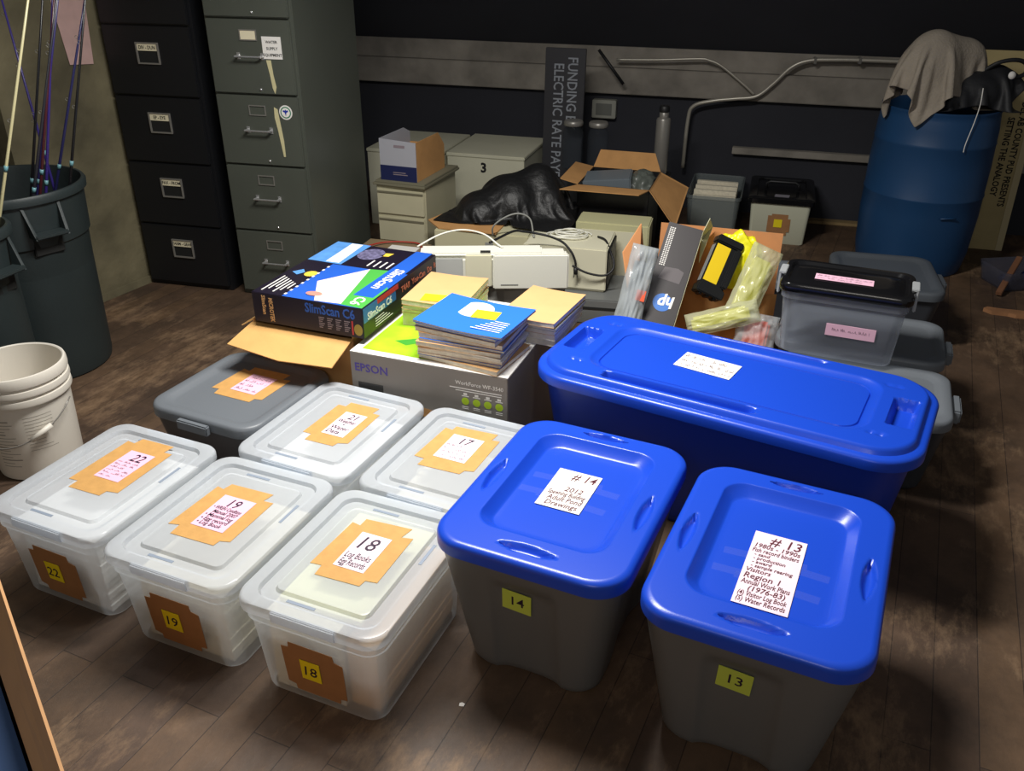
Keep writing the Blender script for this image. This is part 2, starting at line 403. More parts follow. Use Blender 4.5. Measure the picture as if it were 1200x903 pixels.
g = G(); g.poly(disc(.031, 0), .001, 1); bd = g.build('round_badge', M_white, GC, loc=(.136, y-.0018, .885))
g = G(); g.poly(disc(.025, -.0006), .0005, 1); g.build('green_ring', mat('green_print', '2f7d5c', .5), bd)
g = G(); g.poly(disc(.020, -.0012), .0005, 1); g.build('white_disc', M_white, bd)
g = G(); g.poly([(0, -.0018, -.016), (.004, -.0018, 0), (.013, -.0018, .004), (.011, -.0018, .011), (.004, -.0018, .008), (0, -.0018, .014), (-.004, -.0018, .008), (-.011, -.0018, .011), (-.013, -.0018, .004), (-.004, -.0018, 0)], .0005, 1)
g.build('blue_emblem', mat('navy_print', '2338a0', .5), bd)
# pinkish sheet hung on the concrete wall
g = G(); W = lambda s, z: tuple(Vector((-1.912, 4.04, z))+Vector((.454, .891, 0))*s+Vector((.891, -.454, 0))*0.004)
g.sheet([W(-.05, 1.07), W(.07, 1.06), W(.10, 1.42), W(-.085, 1.42)], .0015)
tag(g.build('hanging_sheet', mat('dusty_pink_paper', 'c9a7a0', .8, var=.06, scale=20)), 'pinkish paper sheet hanging on the concrete wall behind the fishing rods', 'paper')

# ------------------------------------------------------------------ storage bins
def put_label(parent, w, d, x, y, z, lines, m=M_pink, ink=M_ink, tape=None, rotz=0, seed=1, tw=.055, tr=None):
    """paper label (with masking tape below) lying flat at height z, reading from the near side"""
    if tape:
        g = G(); X0, X1, Y0, Y1 = tr or (x-w/2-tw, x+w/2+tw, y-d/2-tw, y+d/2+tw); i = .032
        P = [(X0, Y0+i), (X0+i*.9, Y0+i*1.1), (X0+i, Y0), (X1-i, Y0+.004), (X1-i*.9, Y0+i*.8), (X1, Y0+i), (X1-.004, Y1-i), (X1-i, Y1-i*1.1), (X1-i*.8, Y1), (X0+i, Y1-.005), (X0+i*.9, Y1-i), (X0+.005, Y1-i*.9)]
        g.poly([(p[0]-x+random.uniform(-.003, .003), p[1]-y+random.uniform(-.003, .003), 0) for p in P], .0008)
        g.build('masking_tape', tape, parent, loc=(x, y, z), rot=(0, 0, rotz))
    g = G(); g.poly([(-w/2, -d/2, 0), (w/2, -d/2, 0), (w/2, d/2, 0), (-w/2, d/2, 0)], .0006)
    lab = g.build('paper_label', m, parent, loc=(x, y, z+.0012), rot=(0, 0, rotz))
    fit = (d-.012)/sum(q[1]*1.12 for q in lines); lines = [(q[0], q[1]*fit) for q in lines]
    yy = d/2-.002; sc = G(); used = False
    for s, size in lines:
        yy -= size*1.12
        if s.startswith('~'):
            scribble(sc, -w/2+.006+(.01 if '>' in s else 0), w/2-.006-(.03 if '<' in s else 0), yy, size*.75, 0, seed); seed += 1; used = True
        elif s:
            tx_ = text('lettering', s, size*1.30, ink, lab, (-w/2+.006, yy, .0010), align='LEFT', shear=.15, bold=.0002 if size > .012 else .0, sx=.85)
            mxx = max((q.co.x for q in tx_.data.vertices), default=.01)
            if mxx > w-.014:
                for q in tx_.data.vertices: q.co.x *= (w-.014)/mxx
    if used: sc.build('handwriting', ink, lab, loc=(0, 0, .0012))
    return lab

def clear_bin(label, x, y, yaw, num, lines, lr, tr, front=True, group='frosted bins with taped paper labels'):
    W_, D_, H_ = .385, .48, .286; D0 = W_/2-.056
    t = thing('storage_bin', label, 'storage bin', (x, y, 0), yaw)
    t['group'] = group
    rs = []
    for z, ins, r in ((0.0, .040, .035), (.004, .033, .04), (.012, .030, .042), (.13, .023, .042), (.225, .016, .042), (.228, .010, .046), (.262, .008, .046)):
        rs.append(setz(rr(W_-2*ins, D_-2*ins, r), z))
    v, f = rings(rs, cap0=True); new('body', v, f, M_frost, t, True, 35)
    prof = [(.001, -.030, .05), (0, -.026, .05), (0, -.008, .05), (.003, -.002, .05), (.008, 0, .048), (.034, -.001, .038), (.039, -.011, .034), (.066, -.012, .022), (.071, -.004, .018), (.075, -.003, .016), (.10, -.003, .012)]
    rs = [setz(rr(W_-2*i, D_-2*i, r), H_+z) for i, z, r in prof]
    v, f = rings(rs, cap1=True); new('lid', v, f, M_frostlid, t, True, 40)
    for sy in (-1, 1):
        g = G(); g.box(-.085, .085, sy*(D_/2-.004)-.006, sy*(D_/2-.004)+.006, H_-.034, H_-.004, .003); g.build('latch', M_frostlid, t)
        g = G(); g.box(-.075, .0, sy*(D_/2-.052)-.004, sy*(D_/2-.052)+.004, H_-.0115, H_-.0105); g.build('lid_slot', M_slot, t)
    g = G(); g.box(D0, D0+.008, .04, .12, H_-.0115, H_-.0105); g.build('lid_slot', M_slot, t)
    put_label(t, lr[0], lr[1], lr[2], lr[3], H_-.0022, lines, M_pinkw if num in ('18', '21', '17') else M_pink, tape=M_tape, seed=int(num)*7, tr=tr)
    if front:
        yy = -D_/2+.030
        g = G(); gw = .080
        P = [(-gw, .055), (-gw+.02, .05), (-gw+.022, .035), (gw-.02, .034), (gw-.018, .05), (gw, .052), (gw+.002, .165), (gw-.02, .17), (gw-.022, .188), (-gw+.02, .19), (-gw+.018, .172), (-gw-.002, .17)]
        g.poly([(p[0], 0, p[1]) for p in P], .001, 1)
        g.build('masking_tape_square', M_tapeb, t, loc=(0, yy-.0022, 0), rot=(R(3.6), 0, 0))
        g = G(); g.box(-.026, .026, -.0006, .0006, .085, .145); s = g.build('sticky_note', M_sticky, t, loc=(-.008, yy-.0042, 0), rot=(R(3.6), 0, 0))
        text('lettering', num, .042, M_ink, s, (-.004, -.001, .10), (R(90), 0, 0), 'CENTER', shear=.1, bold=.0002)
    return t
b18 = clear_bin('frosted bin marked 18 with pale yellow sheets on top, nearest the viewer', -.363, 1.646, -22.8, '18',
                [('18', .030), ('', .006), ('Log Books', .014), ('Egg Records', .014)], (.084, .135, -.001, .017), (-.095, .090, -.095, .140))
b19 = clear_bin('frosted bin marked 19 standing between the bins marked 22 and 18', -.735, 1.807, -22.6, '19',
                [('  19', .024), ('• WREN Condition', .010), ('   Manual 2007', .010), ('• Mammal log', .010), ('• Egg record', .010), ('• Log Book', .010)], (.100, .136, -.005, .006), (-.105, .087, -.112, .125))
b22 = clear_bin('frosted bin marked 22 nearest the white bucket, full of white paper', -1.105, 1.985, -23.4, '22',
                [('  22', .024), ('~', .008), ('~', .008), ('~<', .008), ('~', .008), ('~', .008), ('~<', .008)], (.087, .139, .007, .054), (-.088, .085, -.084, .187))
b21 = clear_bin('frosted bin marked 21 with Weather and Water Data label beside slate-grey lid', -.535, 2.261, -24.2, '21',
                [('  21', .022), ('Weather', .015), ('      +', .010), ('Water', .015), ('Data', .015)], (.077, .134, .026, .015), (-.065, .098, -.105, .141), front=False)
b17 = clear_bin('frosted bin marked 17 half hidden behind the bin lid marked 14', -.158, 2.094, -24.4, '17',
                [('  17', .022), ('~<', .010), ('~', .010), ('~', .010), ('~>', .010)], (.100, .13, -.01, .037), (-.108, .085, -.083, .152), front=False)

def sheets(name, label, cat, bin_, x0, x1, y0, y1, z0, z1, m, group=None, n=1, parent_yaw=True):
    M = Matrix.Translation(bin_.location) @ Matrix.Rotation(bin_.rotation_euler.z, 4, 'Z')
    g = G(); h = (z1-z0)/n
    for i in range(n):
        j = random.uniform(-.004, .004) if n > 1 else 0
        g.box(x0+j, x1+j, y0-j, y1-j, z0+i*h, z0+(i+1)*h-(.0006 if n > 1 else 0), 0)
    c = M @ Vector(((x0+x1)/2, (y0+y1)/2, z0))
    v = [(p[0]-(x0+x1)/2, p[1]-(y0+y1)/2, p[2]-z0) for p in g.v]
    o = new(name, v, g.f, m, loc=tuple(c), rot=(0, 0, bin_.rotation_euler.z))
    return tag(o, label, cat, group)
M_pale = mat('pale_yellow_paper', 'e9e7b4', .85)
sheets('paper_stack', 'tall stack of cream papers inside the bin marked 18', 'papers', b18, -.13, .06, -.195, .19, .006, .235, M_pages, n=14)
sheets('paper_pad', 'pale yellow pad lying on top inside the bin marked 18', 'papers', b18, -.12, .10, -.16, .19, .238, .25, M_pale)
sheets('folder_stack', 'manila folders along the right side inside the bin marked 18', 'folders', b18, .068, .145, -.18, .19, .006, .20, M_manila, n=8)
sheets('paper_stack', 'stacked white records inside the bin marked 19', 'papers', b19, -.13, .13, -.185, .18, .006, .21, M_pages, n=12)
sheets('paper_stack', 'full load of white paper inside the bin marked 22', 'papers', b22, -.135, .135, -.19, .19, .006, .235, M_white, n=12)
sheets('paper_stack', 'white weather records inside the bin marked 21', 'papers', b21, -.13, .13, -.18, .18, .006, .22, M_white, n=12)
sheets('paper_stack', 'white paper bundle inside the bin marked 17', 'papers', b17, -.12, .12, -.18, .15, .006, .20, M_pages, n=12)
g = G()
for k in range(7):
    q = [(-.10+.02*cos(a), .0+k*.028+.0, .02*sin(a)) for a in [j*pi/6 for j in range(7)]]
    g.tube(q, .004, 6)
M = Matrix.Translation(b17.location) @ Matrix.Rotation(b17.rotation_euler.z, 4, 'Z')
o = g.build('comb_binding', M_white, loc=tuple(M @ Vector((0, -.02, .203))), rot=(0, 0, b17.rotation_euler.z), smooth=True)
tag(o, 'white plastic comb binding lying on papers inside the bin marked 17', 'binding')

# ---- blue lidded grey totes
def lens(a, b, L, Wd):
    q = (a/L)**2
    if q >= 1: return 0
    hw = Wd*(1-q)
    e = abs(b)/hw if hw > 0 else 2
    return 0 if e >= 1 else (1-e**3)
def tote_lid(t, W_, D_, H_):
    A = rr(W_, D_, .085, 36, 12); k = (36, 12)
    B = rr(W_-.150, D_-.165, .055, *k, cy=.014); Cc = rr(W_-.205, D_-.225, .040, *k, cy=.014)
    def off(i): return rr(W_-2*i, D_-2*i, .085-i*.5, *k)
    rs = [setz(off(.006), H_-.040), setz(off(0), H_-.038), setz(off(0), H_-.016), setz(off(.002), H_-.008), setz(off(.006), H_-.003)]
    A2 = off(.014)
    for j in range(19):
        q = lerp(A2, B, j/18); ring = []
        for x, y in q:
            z = H_
            z -= .015*lens(x, y+D_/2-.052, .072, .015)
            z -= .015*lens(x, y-D_/2+.036, .060, .012)
            for s in (-1, 1): z -= .015*lens(y+.01, x-s*(W_/2-.040), .072, .015)
            ring.append((x, y, z))
        rs.append(ring)
    rs += [setz(lerp(B, Cc, .06), H_-.0015), setz(lerp(B, Cc, .18), H_-.006), setz(lerp(B, Cc, .75), H_-.0215), setz(lerp(B, Cc, .92), H_-.0245), setz(Cc, H_-.025), setz(rr(W_-.23, D_-.25, .035, *k, cy=.014), H_-.0252)]
    v, f = rings(rs, cap1=True)
    return new('lid', v, f, M_blue, t, True, 60)
def tote_body(t, W_, D_, H_, m, tp=.068, pil=True, rc=.07, top=.012):
    rs = []; n = 26
    for i in range(n+1):
        u = i/n; z = u*(H_-.03); ins = tp+(top-tp)*u
        if i == 0: ins += .006
        o = rr(W_-2*ins, D_-2*ins, rc*.85+.0*u, 40, 8); ring = []
        for x, y in o:
            dx = dy = 0
            if pil:
                f_ = max(0, 1-(abs(x)/.085)**4) if y < 0 else 0
                zz = max(0, min(1, (H_*.80-z)/.03))
                if y < -D_/2+ins+.001: dy = .016*f_*zz
                fy = max(0, 1-(abs(y)/.11)**4)
                if abs(x) > W_/2-ins-.001: dx = -math.copysign(.012*fy*zz, x)
            ring.append((x+dx, y+dy, z))
        rs.append(ring)
    v, f = rings(rs, cap0=True)
    return new('body', v, f, m, t, True, 50)
def blue_tote(label, x, y, yaw, num, lines, lw, ld, lx, ly, lrot, sticky):
    W_, D_, H_ = .468, .608, .406
    t = thing('storage_tote', label, 'storage tote', (x, y, 0), yaw); t['group'] = 'grey totes with blue lids'
    tote_body(t, W_, D_, H_, M_gtote); tote_lid(t, W_, D_, H_)
    put_label(t, lw, ld, lx, ly, H_-.0245, lines, M_pinkw if num == '13' else M_white, ink=M_inkr, rotz=R(lrot))
    g = G(); g.box(-.036, .036, -.0006, .0006, -.032, .032)
    sx, sz = sticky
    yy = -D_/2+.068+(.012-.068)*(sz/(H_-.03))+.016
    s = g.build('sticky_note', M_stickyg, t, loc=(sx, yy-.0035, sz), rot=(R(8.4), R(3), 0))
    text('lettering', num, .040, M_ink, s, (0, -.001, -.012), (R(90), 0, 0), 'CENTER', bold=.0002)
    # clear tape strips holding the label
    g = G()
    for dx, dy, a in ((-.02, .04, 4), (.03, .03, -3), (-.03, -.03, 2), (.02, -.045, -4)):
        M = Matrix.Translation((lx+dx, ly+dy, H_-.0250)) @ Matrix.Rotation(R(lrot+a), 4, 'Z'); g.box(-.09, .09, -.012, .012, 0, .0004, 0, M)
    g.build('clear_tape', M_film2, t)
    return t
M_film2 = frosted('clear_tape', 'c8d4ea', 0.975, 0.1, 0.1)
blue_tote('grey tote with blue lid marked number 14, left of the one marked 13', .140, 1.752, -24.6, '14',
          [('    # 14', .028), ('', .022), ('      2012', .018), (' Spawning Building', .016), ('  Adult Pond', .018), ('  Drawings', .017)], .115, .169, -.010, .030, 0, (-.02, .255))
blue_tote('grey tote with blue lid marked number 13, nearest and rightmost', .584, 1.523, -25.2, '13',
          [('   # 13', .030), ('1980s - 1990s', .015), ('Fish record binders', .014), ('  - sand', .011), ('  - production', .011), ('  - award', .011), ('  - sample rearing', .011), ('Visitors', .014),
           ('Region 1', .018), ('Annual Work Plans', .016), ('   (1976-83)', .016), ('(4) Visitor Log Book', .015), ('(5) Water Records', .015)], .116, .262, .0, -.045, 0, (-.015, .255))

# ---- the long blue tote
t = thing('storage_tote', 'long all-blue storage tote with handle grips behind the two grey totes', 'storage tote', (.648, 2.292, 0), -29.6)
LW, LD, LH = 1.119, .521, .455
tote_body(t, LW, LD, LH, M_bluet, tp=.075, pil=False, rc=.12, top=.022)
K = (60, 14)
def loff(i, r=None): return rr(LW-2*i, LD-2*i, .13-i*.6 if r is None else r, *K)
rs = [setz(loff(.008), LH-.055), setz(loff(0), LH-.052), setz(loff(0), LH-.028), setz(loff(.003), LH-.021), setz(loff(.010), LH-.018), setz(loff(.022), LH-.017), setz(loff(.027), LH-.008), setz(loff(.031), LH-.002), setz(loff(.036), LH)]
A2 = loff(.040); B = rr(LW-.30, LD-.185, .075, *K)
def sm(a, b, x): return max(0.0, min(1.0, (x-a)/(b-a)))
def rect(a, b, L, Wd, e=.008): return sm(L, L-e, abs(a))*sm(Wd, Wd-e, abs(b))
for j in range(24):
    ring = []
    for x, y in lerp(A2, B, j/23):
        z = LH
        z -= .030*rect(x+.10, y+LD/2-.064, .22, .020, .006)
        z -= .016*rect(x-.05, y-LD/2+.052, .18, .010)
        for s in (-1, 1):
            z -= .034*rect(y, x-s*(LW/2-.080), .085, .034, .010)
            for q in (-1, 1): z -= .008*rect(x-s*(LW/2-.125), y-q*.150, .026, .006, .006)
        ring.append((x, y, z))
    rs.append(ring)
def lp(i, r): return rr(LW-.30-2*i, LD-.185-2*i, r, *K)
rs += [setz(lp(.004, .072), LH-.003), setz(lp(.020, .060), LH-.012), setz(lp(.026, .055), LH-.0125), setz(lp(.029, .053), LH-.018), setz(lp(.032, .052), LH-.0125), setz(lp(.05, .045), LH-.012)]
v, f = rings(rs, cap1=True); new('lid', v, f, M_blue, t, True, 50)
put_label(t, .178, .105, -.080, .027, LH-.0118, [('~<', .018), ('~', .018), ('~>', .016)], M_white, ink=M_inkr, rotz=R(-4.5), seed=91)

# ---- slate-grey lidded bins
def grey_bin(label, x, y, yaw, W_, D_, H_, z0=0, lab=None, tabs='front', m=M_glid, lines=None, r=.05, tr=None):
    t = thing('storage_bin', label, 'storage bin', (x, y, z0), yaw); t['group'] = 'charcoal bins with slate-grey lids'
    tote_body(t, W_, D_, H_, M_gbody, tp=.05, pil=False, rc=.05, top=.012)
    k = (12, 8)
    prof = [(.004, -.040), (0, -.037), (0, -.012), (.004, -.003), (.010, 0), (.030, 0), (.036, -.003), (.050, -.012), (.056, -.013), (.09, -.013)]
    rs = [setz(rr(W_-2*i, D_-2*i, r+.02-i*.5, *k), H_+z) for i, z in prof]
    v, f = rings(rs, cap1=True); new('lid', v, f, m, t, True, 45)
    for s in (-1, 1):
        if tabs == 'side' and s < 0: continue
        g = G()
        if tabs == 'front': g.box(-.06, .06, min(s*D_/2, s*(D_/2+.02)), max(s*D_/2, s*(D_/2+.02)), H_-.045, H_-.012, .004)
        else: g.box(min(s*W_/2, s*(W_/2+.028)), max(s*W_/2, s*(W_/2+.028)), -.06, .06, H_-.06, H_-.014, .006)
        g.build('handle_tab', m, t)
    if lab: put_label(t, lab[0], lab[1], lab[2], lab[3], H_-.0125, lines or [('~', .014), ('~<', .012), ('~', .012)], M_pink, tape=lab[4], seed=int(100*x)+200, tr=tr)
    return t
grey_bin('slate-grey lidded bin with taped pink label in front of the scanner box', -.880, 2.507, -25.0, .425, .445, .282, lab=(.099, .118, .005, .046, M_tape), tr=(-.105, .100, -.060, .150),
         lines=[('~>', .012), ('~', .012), ('~<', .012), ('~', .012)])
grey_bin('slate-grey lidded bin under the clear bin with a black lid', 1.297, 2.957, -22, .58, .40, .29, lab=(.13, .07, -.02, -.02, None), tabs='side')
grey_bin('slate-grey lidded bin between the long blue tote and the bin that carries the clear one', 1.160, 2.548, -22, .55, .385, .285, tabs='side')
grey_bin('dark slate bin with a small pink label in front of the blue barrel', 1.64, 3.62, -14, .44, .48, .28, lab=(.11, .055, -.03, -.0, None), tabs='side', m=mat('dark_slate_lid', '50555b', .45))
grey_bin('grey bin with a pink strip, almost hidden behind the clear black-lidded bin', 1.17, 3.80, -14, .36, .30, .22, lab=(.12, .03, -.02, .02, None), tabs='side')

# ---- clear latch bin with a black lid
t = thing('latch_bin', 'clear bin with glossy black lid and grey latches on top of a slate-grey bin', 'storage bin', (1.155, 2.815, .291), -23)
W_, D_, H_ = .43, .27, .262
rs = [setz(rr(W_-2*i, D_-2*i, .035), z) for z, i in ((0, .034), (.006, .030), (.20, .016), (.205, .010), (.235, .010))]
v, f = rings(rs, cap0=True); new('body', v, f, M_clear, t, True, 35)
rs = [setz(rr(W_-2*i, D_-2*i, .04), H_+z) for i, z in ((.002, -.030), (0, -.026), (0, -.008), (.005, 0), (.020, 0), (.028, -.010), (.036, -.010), (.044, -.004), (.08, -.004))]
v, f = rings(rs, cap1=True); new('lid', v, f, M_blackg, t, True, 40)
for s in (-1, 1):
    g = G()
    x0, x1 = sorted((s*(W_/2-.012), s*(W_/2+.012))); g.box(x0, x1, -.04, .04, H_-.004, H_+.006, .002)
    x0, x1 = sorted((s*(W_/2+.002), s*(W_/2+.012))); g.box(x0, x1, -.04, .04, H_-.075, H_+.004, .003)
    g.build('latch', mat('pale_grey_latch', 'a9acae', .4), t)
put_label(t, .19, .055, -.012, -.020, H_-.003, [('~', .014), ('~<', .012)], M_pink, seed=321)
g = G(); g.box(-.09, .07, -.0006, .0006, .09, .135); lb = g.build('front_label', M_pink, t, loc=(.05, -D_/2+.0285, 0), rot=(R(5), 0, 0))
g = G(); scribble(g, -.06, .06, .03, .012, 0, 17); g.build('handwriting', M_ink, lb, loc=(-.01, -.0012, .08), rot=(R(90), 0, 0))

# ---- two bins at the back
t = thing('file_bin', 'clear open bin packed with cream file folders by the black-lidded bin', 'storage bin', (1.215, 5.135, 0), -16)
W_, D_, H_ = .31, .52, .25
rs = [setz(rr(W_-2*i, D_-2*i, .03), z) for z, i in ((0, .024), (.005, .020), (H_-.02, .006), (H_-.018, 0), (H_, 0), (H_, .006), (H_-.016, .010), (.012, .024))]
v, f = rings(rs, cap0=True, cap1=True); new('body', v, f, mat('x', '0', 1) if False else frosted('grey_clear_plastic', '8e9696', .5, .2, .3), t, True, 40)
for i in range(7):
    g = G(); y0 = -.215+i*.052
    g.box(-.12, .12, y0, y0+.03, .018, .235+.018*(i % 2)+.006, .002)
    p = Matrix.Translation((1.215, 5.135, 0)) @ Matrix.Rotation(R(-16), 4, 'Z')
    lab = ['front folder of the files in the clear open bin', 'second folder from the front in the clear file bin', 'third folder from the front in the clear file bin', 'middle folder in the clear file bin',
           'third folder from the back of the clear file bin', 'second folder from the back of the clear file bin', 'rearmost folder in the clear file bin'][i]
    o = g.build('file_folder', M_pages, loc=tuple(p.translation), rot=(0, 0, R(-16))); tag(o, 'cream '+lab, 'folder', 'file folders in the clear open bin')
t = thing('file_box', 'white storage bin with black lid and yellow note before the dark wall', 'storage bin', (1.575, 5.035, 0), -16)
W_, D_, H_ = .335, .50, .262
tb = [setz(rr(W_-2*i, D_-2*i, .02), z) for z, i in ((0, .02), (.005, .016), (H_-.03, .004), (H_-.02, .004))]
v, f = rings(tb, cap0=True); new('body', v, f, mat('milky_plastic', 'c9cab4', .5), t, True, 40)
rs = [setz(rr(W_+.03-2*i, D_+.02-2*i, .03), H_+z) for i, z in ((.002, -.028), (0, -.026), (0, -.004), (.005, 0), (.045, 0), (.05, -.008), (.09, -.008))]
v, f = rings(rs, cap1=True); new('lid', v, f, M_blackg, t, True, 40)
g = G(); g.tube([(-.09, -.02, H_), (-.09, -.02, H_+.03), (-.07, -.02, H_+.04), (.07, -.02, H_+.04), (.09, -.02, H_+.03), (.09, -.02, H_)], .008, 8); g.build('handle', M_black, t, True)
yy = -D_/2+.007
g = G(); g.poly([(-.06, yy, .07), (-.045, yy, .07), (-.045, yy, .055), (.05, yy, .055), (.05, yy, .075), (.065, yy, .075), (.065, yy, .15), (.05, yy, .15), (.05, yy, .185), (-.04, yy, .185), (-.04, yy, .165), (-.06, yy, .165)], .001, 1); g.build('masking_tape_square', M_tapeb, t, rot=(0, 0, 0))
g = G(); g.box(-.025, .02, yy-.003, yy-.001, .10, .145); g.build('sticky_note', M_sticky, t)
g = G(); g.poly([(-.04, -.02, 0), (.04, -.02, 0), (.045, .03, 0), (-.035, .03, 0)], .001); g.build('lid_label', mat('dim_label', '8b8790', .8), t, loc=(0, -.15, H_-.0075))

# ------------------------------------------------------------------ boxed scanner on an open carton
t = thing('cardboard_carton', 'open brown carton under the scanner box with its flap folded out', 'box', (-.620, 2.915, 0), -21)
cw, cd, ch = .395, .50, .418
g = G(); th = .005
g.box(-cw/2, cw/2, -cd/2, -cd/2+th, 0, ch-.012); g.box(-cw/2, cw/2, cd/2-th, cd/2, 0, ch); g.box(-cw/2, -cw/2+th, -cd/2, cd/2, 0, ch); g.box(cw/2-th, cw/2, -cd/2, cd/2, 0, ch); g.box(-cw/2, cw/2, -cd/2, cd/2, 0, th)
g.build('carton_body', M_card, t)
g = G(); g.sheet([(-cw/2-.005, -cd/2, ch-.012), (cw/2-.004, -cd/2, ch-.012), (cw/2-.012, -cd/2-.125, ch-.060), (cw/2-.2, -cd/2-.148, ch-.058), (-cw/2-.02, -cd/2-.125, ch-.045)], .004); g.build('front_flap', M_cardl, t)
g = G(); g.sheet([(-cw/2, cd/2-.02, ch), (-cw/2, -cd/2, ch), (-cw/2-.035, -cd/2-.02, ch-.02), (-cw/2-.035, cd/2-.05, ch-.02)], .004); g.build('side_flap', M_cardl, t)

t = thing('scanner_box', 'glossy dark retail box of a flatbed scanner with a colourful top', 'box', (-.583, 2.914, .4215), -20.5)
sw, sd, sh = .422, .558, .107
M_navy = mat('dark_purple_black_print', '1c1626', .35)
g = G(); g.box(-sw/2, sw/2, -sd/2, sd/2, 0, sh, .002); g.build('carton', M_navy, t)
def flat(pts, name, m, z=.0006, par=None, th=.0004):
    g = G(); g.poly([(p[0]-sw/2, p[1]-sd/2, 0) for p in pts], th); return g.build(name, m, par or t, loc=(0, 0, sh+z))
X = lambda a: a*sw
Y = lambda b: b*sd
M_pb = mat('print_blue', '2860c8', .35); M_plb = mat('print_light_blue', '5f9be0', .35, var=.15, scale=25); M_pg = mat('print_green', '4fae4a', .35)
def loc2(pts): return [(p[0]+sw/2, p[1]+sd/2) for p in pts]
flat(loc2([(-.092, -.277), (.209, -.277), (.209, .05), (-.092, .05)]), 'blue_panel', M_pb, .0003)
flat(loc2([(.062, .05), (.130, .06), (.209, -.10), (.209, -.277), (.118, -.270)]), 'green_panel', M_pg, .0008)
flat(loc2([(.132, .278), (.198, .278), (.200, -.185), (.126, -.185)]), 'side_band', M_pb, .0012)
flat(loc2([(-.052, -.12), (.062, .05), (.128, -.268), (.032, -.276)]), 'scanner_picture', mat('scanner_photo', 'ecd9dc', .4, var=.12, scale=6), .0016)
flat(loc2([(-.052, -.12), (-.028, -.118), (.058, -.274), (.032, -.276)]), 'scanner_picture_edge', mat('scanner_photo_edge', 'f4dccb', .4), .0022)
flat(loc2([(-.205, .061), (-.205, .277), (-.060, .277), (-.064, .056)]), 'corner_picture', M_plb, .0006)
flat(loc2([(-.132, .066), (-.140, .272), (-.092, .272), (-.078, .068)]), 'white_strip', M_white, .0012)
flat(loc2([(-.185, -.07), (-.155, -.09), (-.140, -.06), (-.160, -.035)]), 'small_logo', M_plb, .0012)
g = G(); g.poly([(.023*cos(2*pi*k/20), .026*sin(2*pi*k/20), 0) for k in range(20)], .0004); g.build('award_badge', M_gold, t, loc=(-.112, -.066, sh+.0012))
g = G(); g.poly([(.030*cos(2*pi*k/20), .018*sin(2*pi*k/20), 0) for k in range(20)], .0004); g.build('oval_sticker', mat('oval_print', 'df8f80', .4), t, loc=(.0, -.225, sh+.0028))
g = G(); g.poly([(.05*cos(2*pi*k/20), .06*sin(2*pi*k/20), 0) for k in range(20)], .0004); g.build('globe_picture', mat('globe_print', '6c6888', .4, var=.6, scale=60), t, loc=(-.012, .19, sh+.0012))
flat(loc2([(.03, .185), (.06, .19), (.065, .225), (.035, .22)]), 'yellow_mark', M_gold, .0012)
g = G()
for k in range(6): g.box(-.188+.015*k, -.183+.015*k, -.256+.02*(k % 3), -.115-.01*k, 0, .0004)
for k in range(4): g.box(.030+.026*k, .036+.026*k, .075, .135, 0, .0004)
for k in range(9): g.box(-.094, -.086, -.262+.034*k, -.250+.034*k, 0, .0004)
g.build('small_print', M_white, t, loc=(0, 0, sh+.0013))
text('lettering', 'SlimScan', .056, M_white, t, (.150, .085, sh+.0024), (0, 0, R(-90)), bold=.001, shear=.2)
text('lettering', 'C6', .056, M_white, t, (.150, -.190, sh+.0024), (0, 0, R(-90)), bold=.001, shear=.2)
text('lettering', 'SlimScan C6', .046, mat('front_blue_print', '2d5fb8', .4), t, (-.005, -sd/2-.0006, .066), (R(90), 0, 0), bold=.001, sx=.82)
text('lettering', 'MICROTEK', .022, M_manila, t, (-.145, -sd/2-.0006, .094), (R(90), R(90), 0), bold=.0006, sx=.8)
text('lettering', 'SlimScan', .020, M_manila, t, (-.172, -sd/2-.0006, .100), (R(90), R(90), 0), bold=.0006)
g = G()
for k in range(4):
    for j in range(6): g.box(.045+k*.032, .066+k*.032-.004*(j % 3), -sd/2-.0008, -sd/2-.0002, .052-j*.007, .055-j*.007)
g.build('small_print', mat('dim_print', '8c7f86', .5), t)
g = G(); g.box(.168, .174, -sd/2-.0008, -sd/2-.0002, .01, .058); g.build('red_bar', mat('red_print', 'c23a3a', .4), t)
g = G(); g.poly([(.016*cos(2*pi*k/16), 0, .020*sin(2*pi*k/16)) for k in range(16)], .0005, 1); g.build('award_badge', mat('olive_gold_print', 'a08a3c', .4), t, loc=(.192, -sd/2-.0008, .030))
g = G(); g.box(sw/2+.0002, sw/2+.0008, -sd/2+.005, -sd/2+.23, .052, .103); g.build('side_blue_panel', mat('side_blue', '2f6fb4', .4), t)
g = G(); g.box(sw/2+.0009, sw/2+.0013, -sd/2+.10, -sd/2+.25, .086, .104); g.build('red_bar', mat('red_print', 'c23a3a', .4), t)
text('lettering', 'SlimScan C6', .034, M_white, t, (sw/2+.0012, -sd/2+.03, .056), (R(90), 0, R(90)), bold=.0008)
text('lettering', 'T4All  You-Can  Do  It', .030, mat('amber_print', 'd0785a', .4), t, (sw/2+.0012, -sd/2+.27, .062), (R(90), 0, R(90)), bold=.0008)
g = G()
for k in range(4): g.box(sw/2+.0002, sw/2+.0009, -sd/2+.08, -sd/2+.20-.02*k, .012+k*.009, .014+k*.009)
g.build('small_print', M_white, t)

# ------------------------------------------------------------------ printer box with booklets
EY = -20.4
t = thing('printer_box', 'grey retail printer carton with lime-green picture top under the booklets', 'box', (-.175, 2.725, 0), EY)
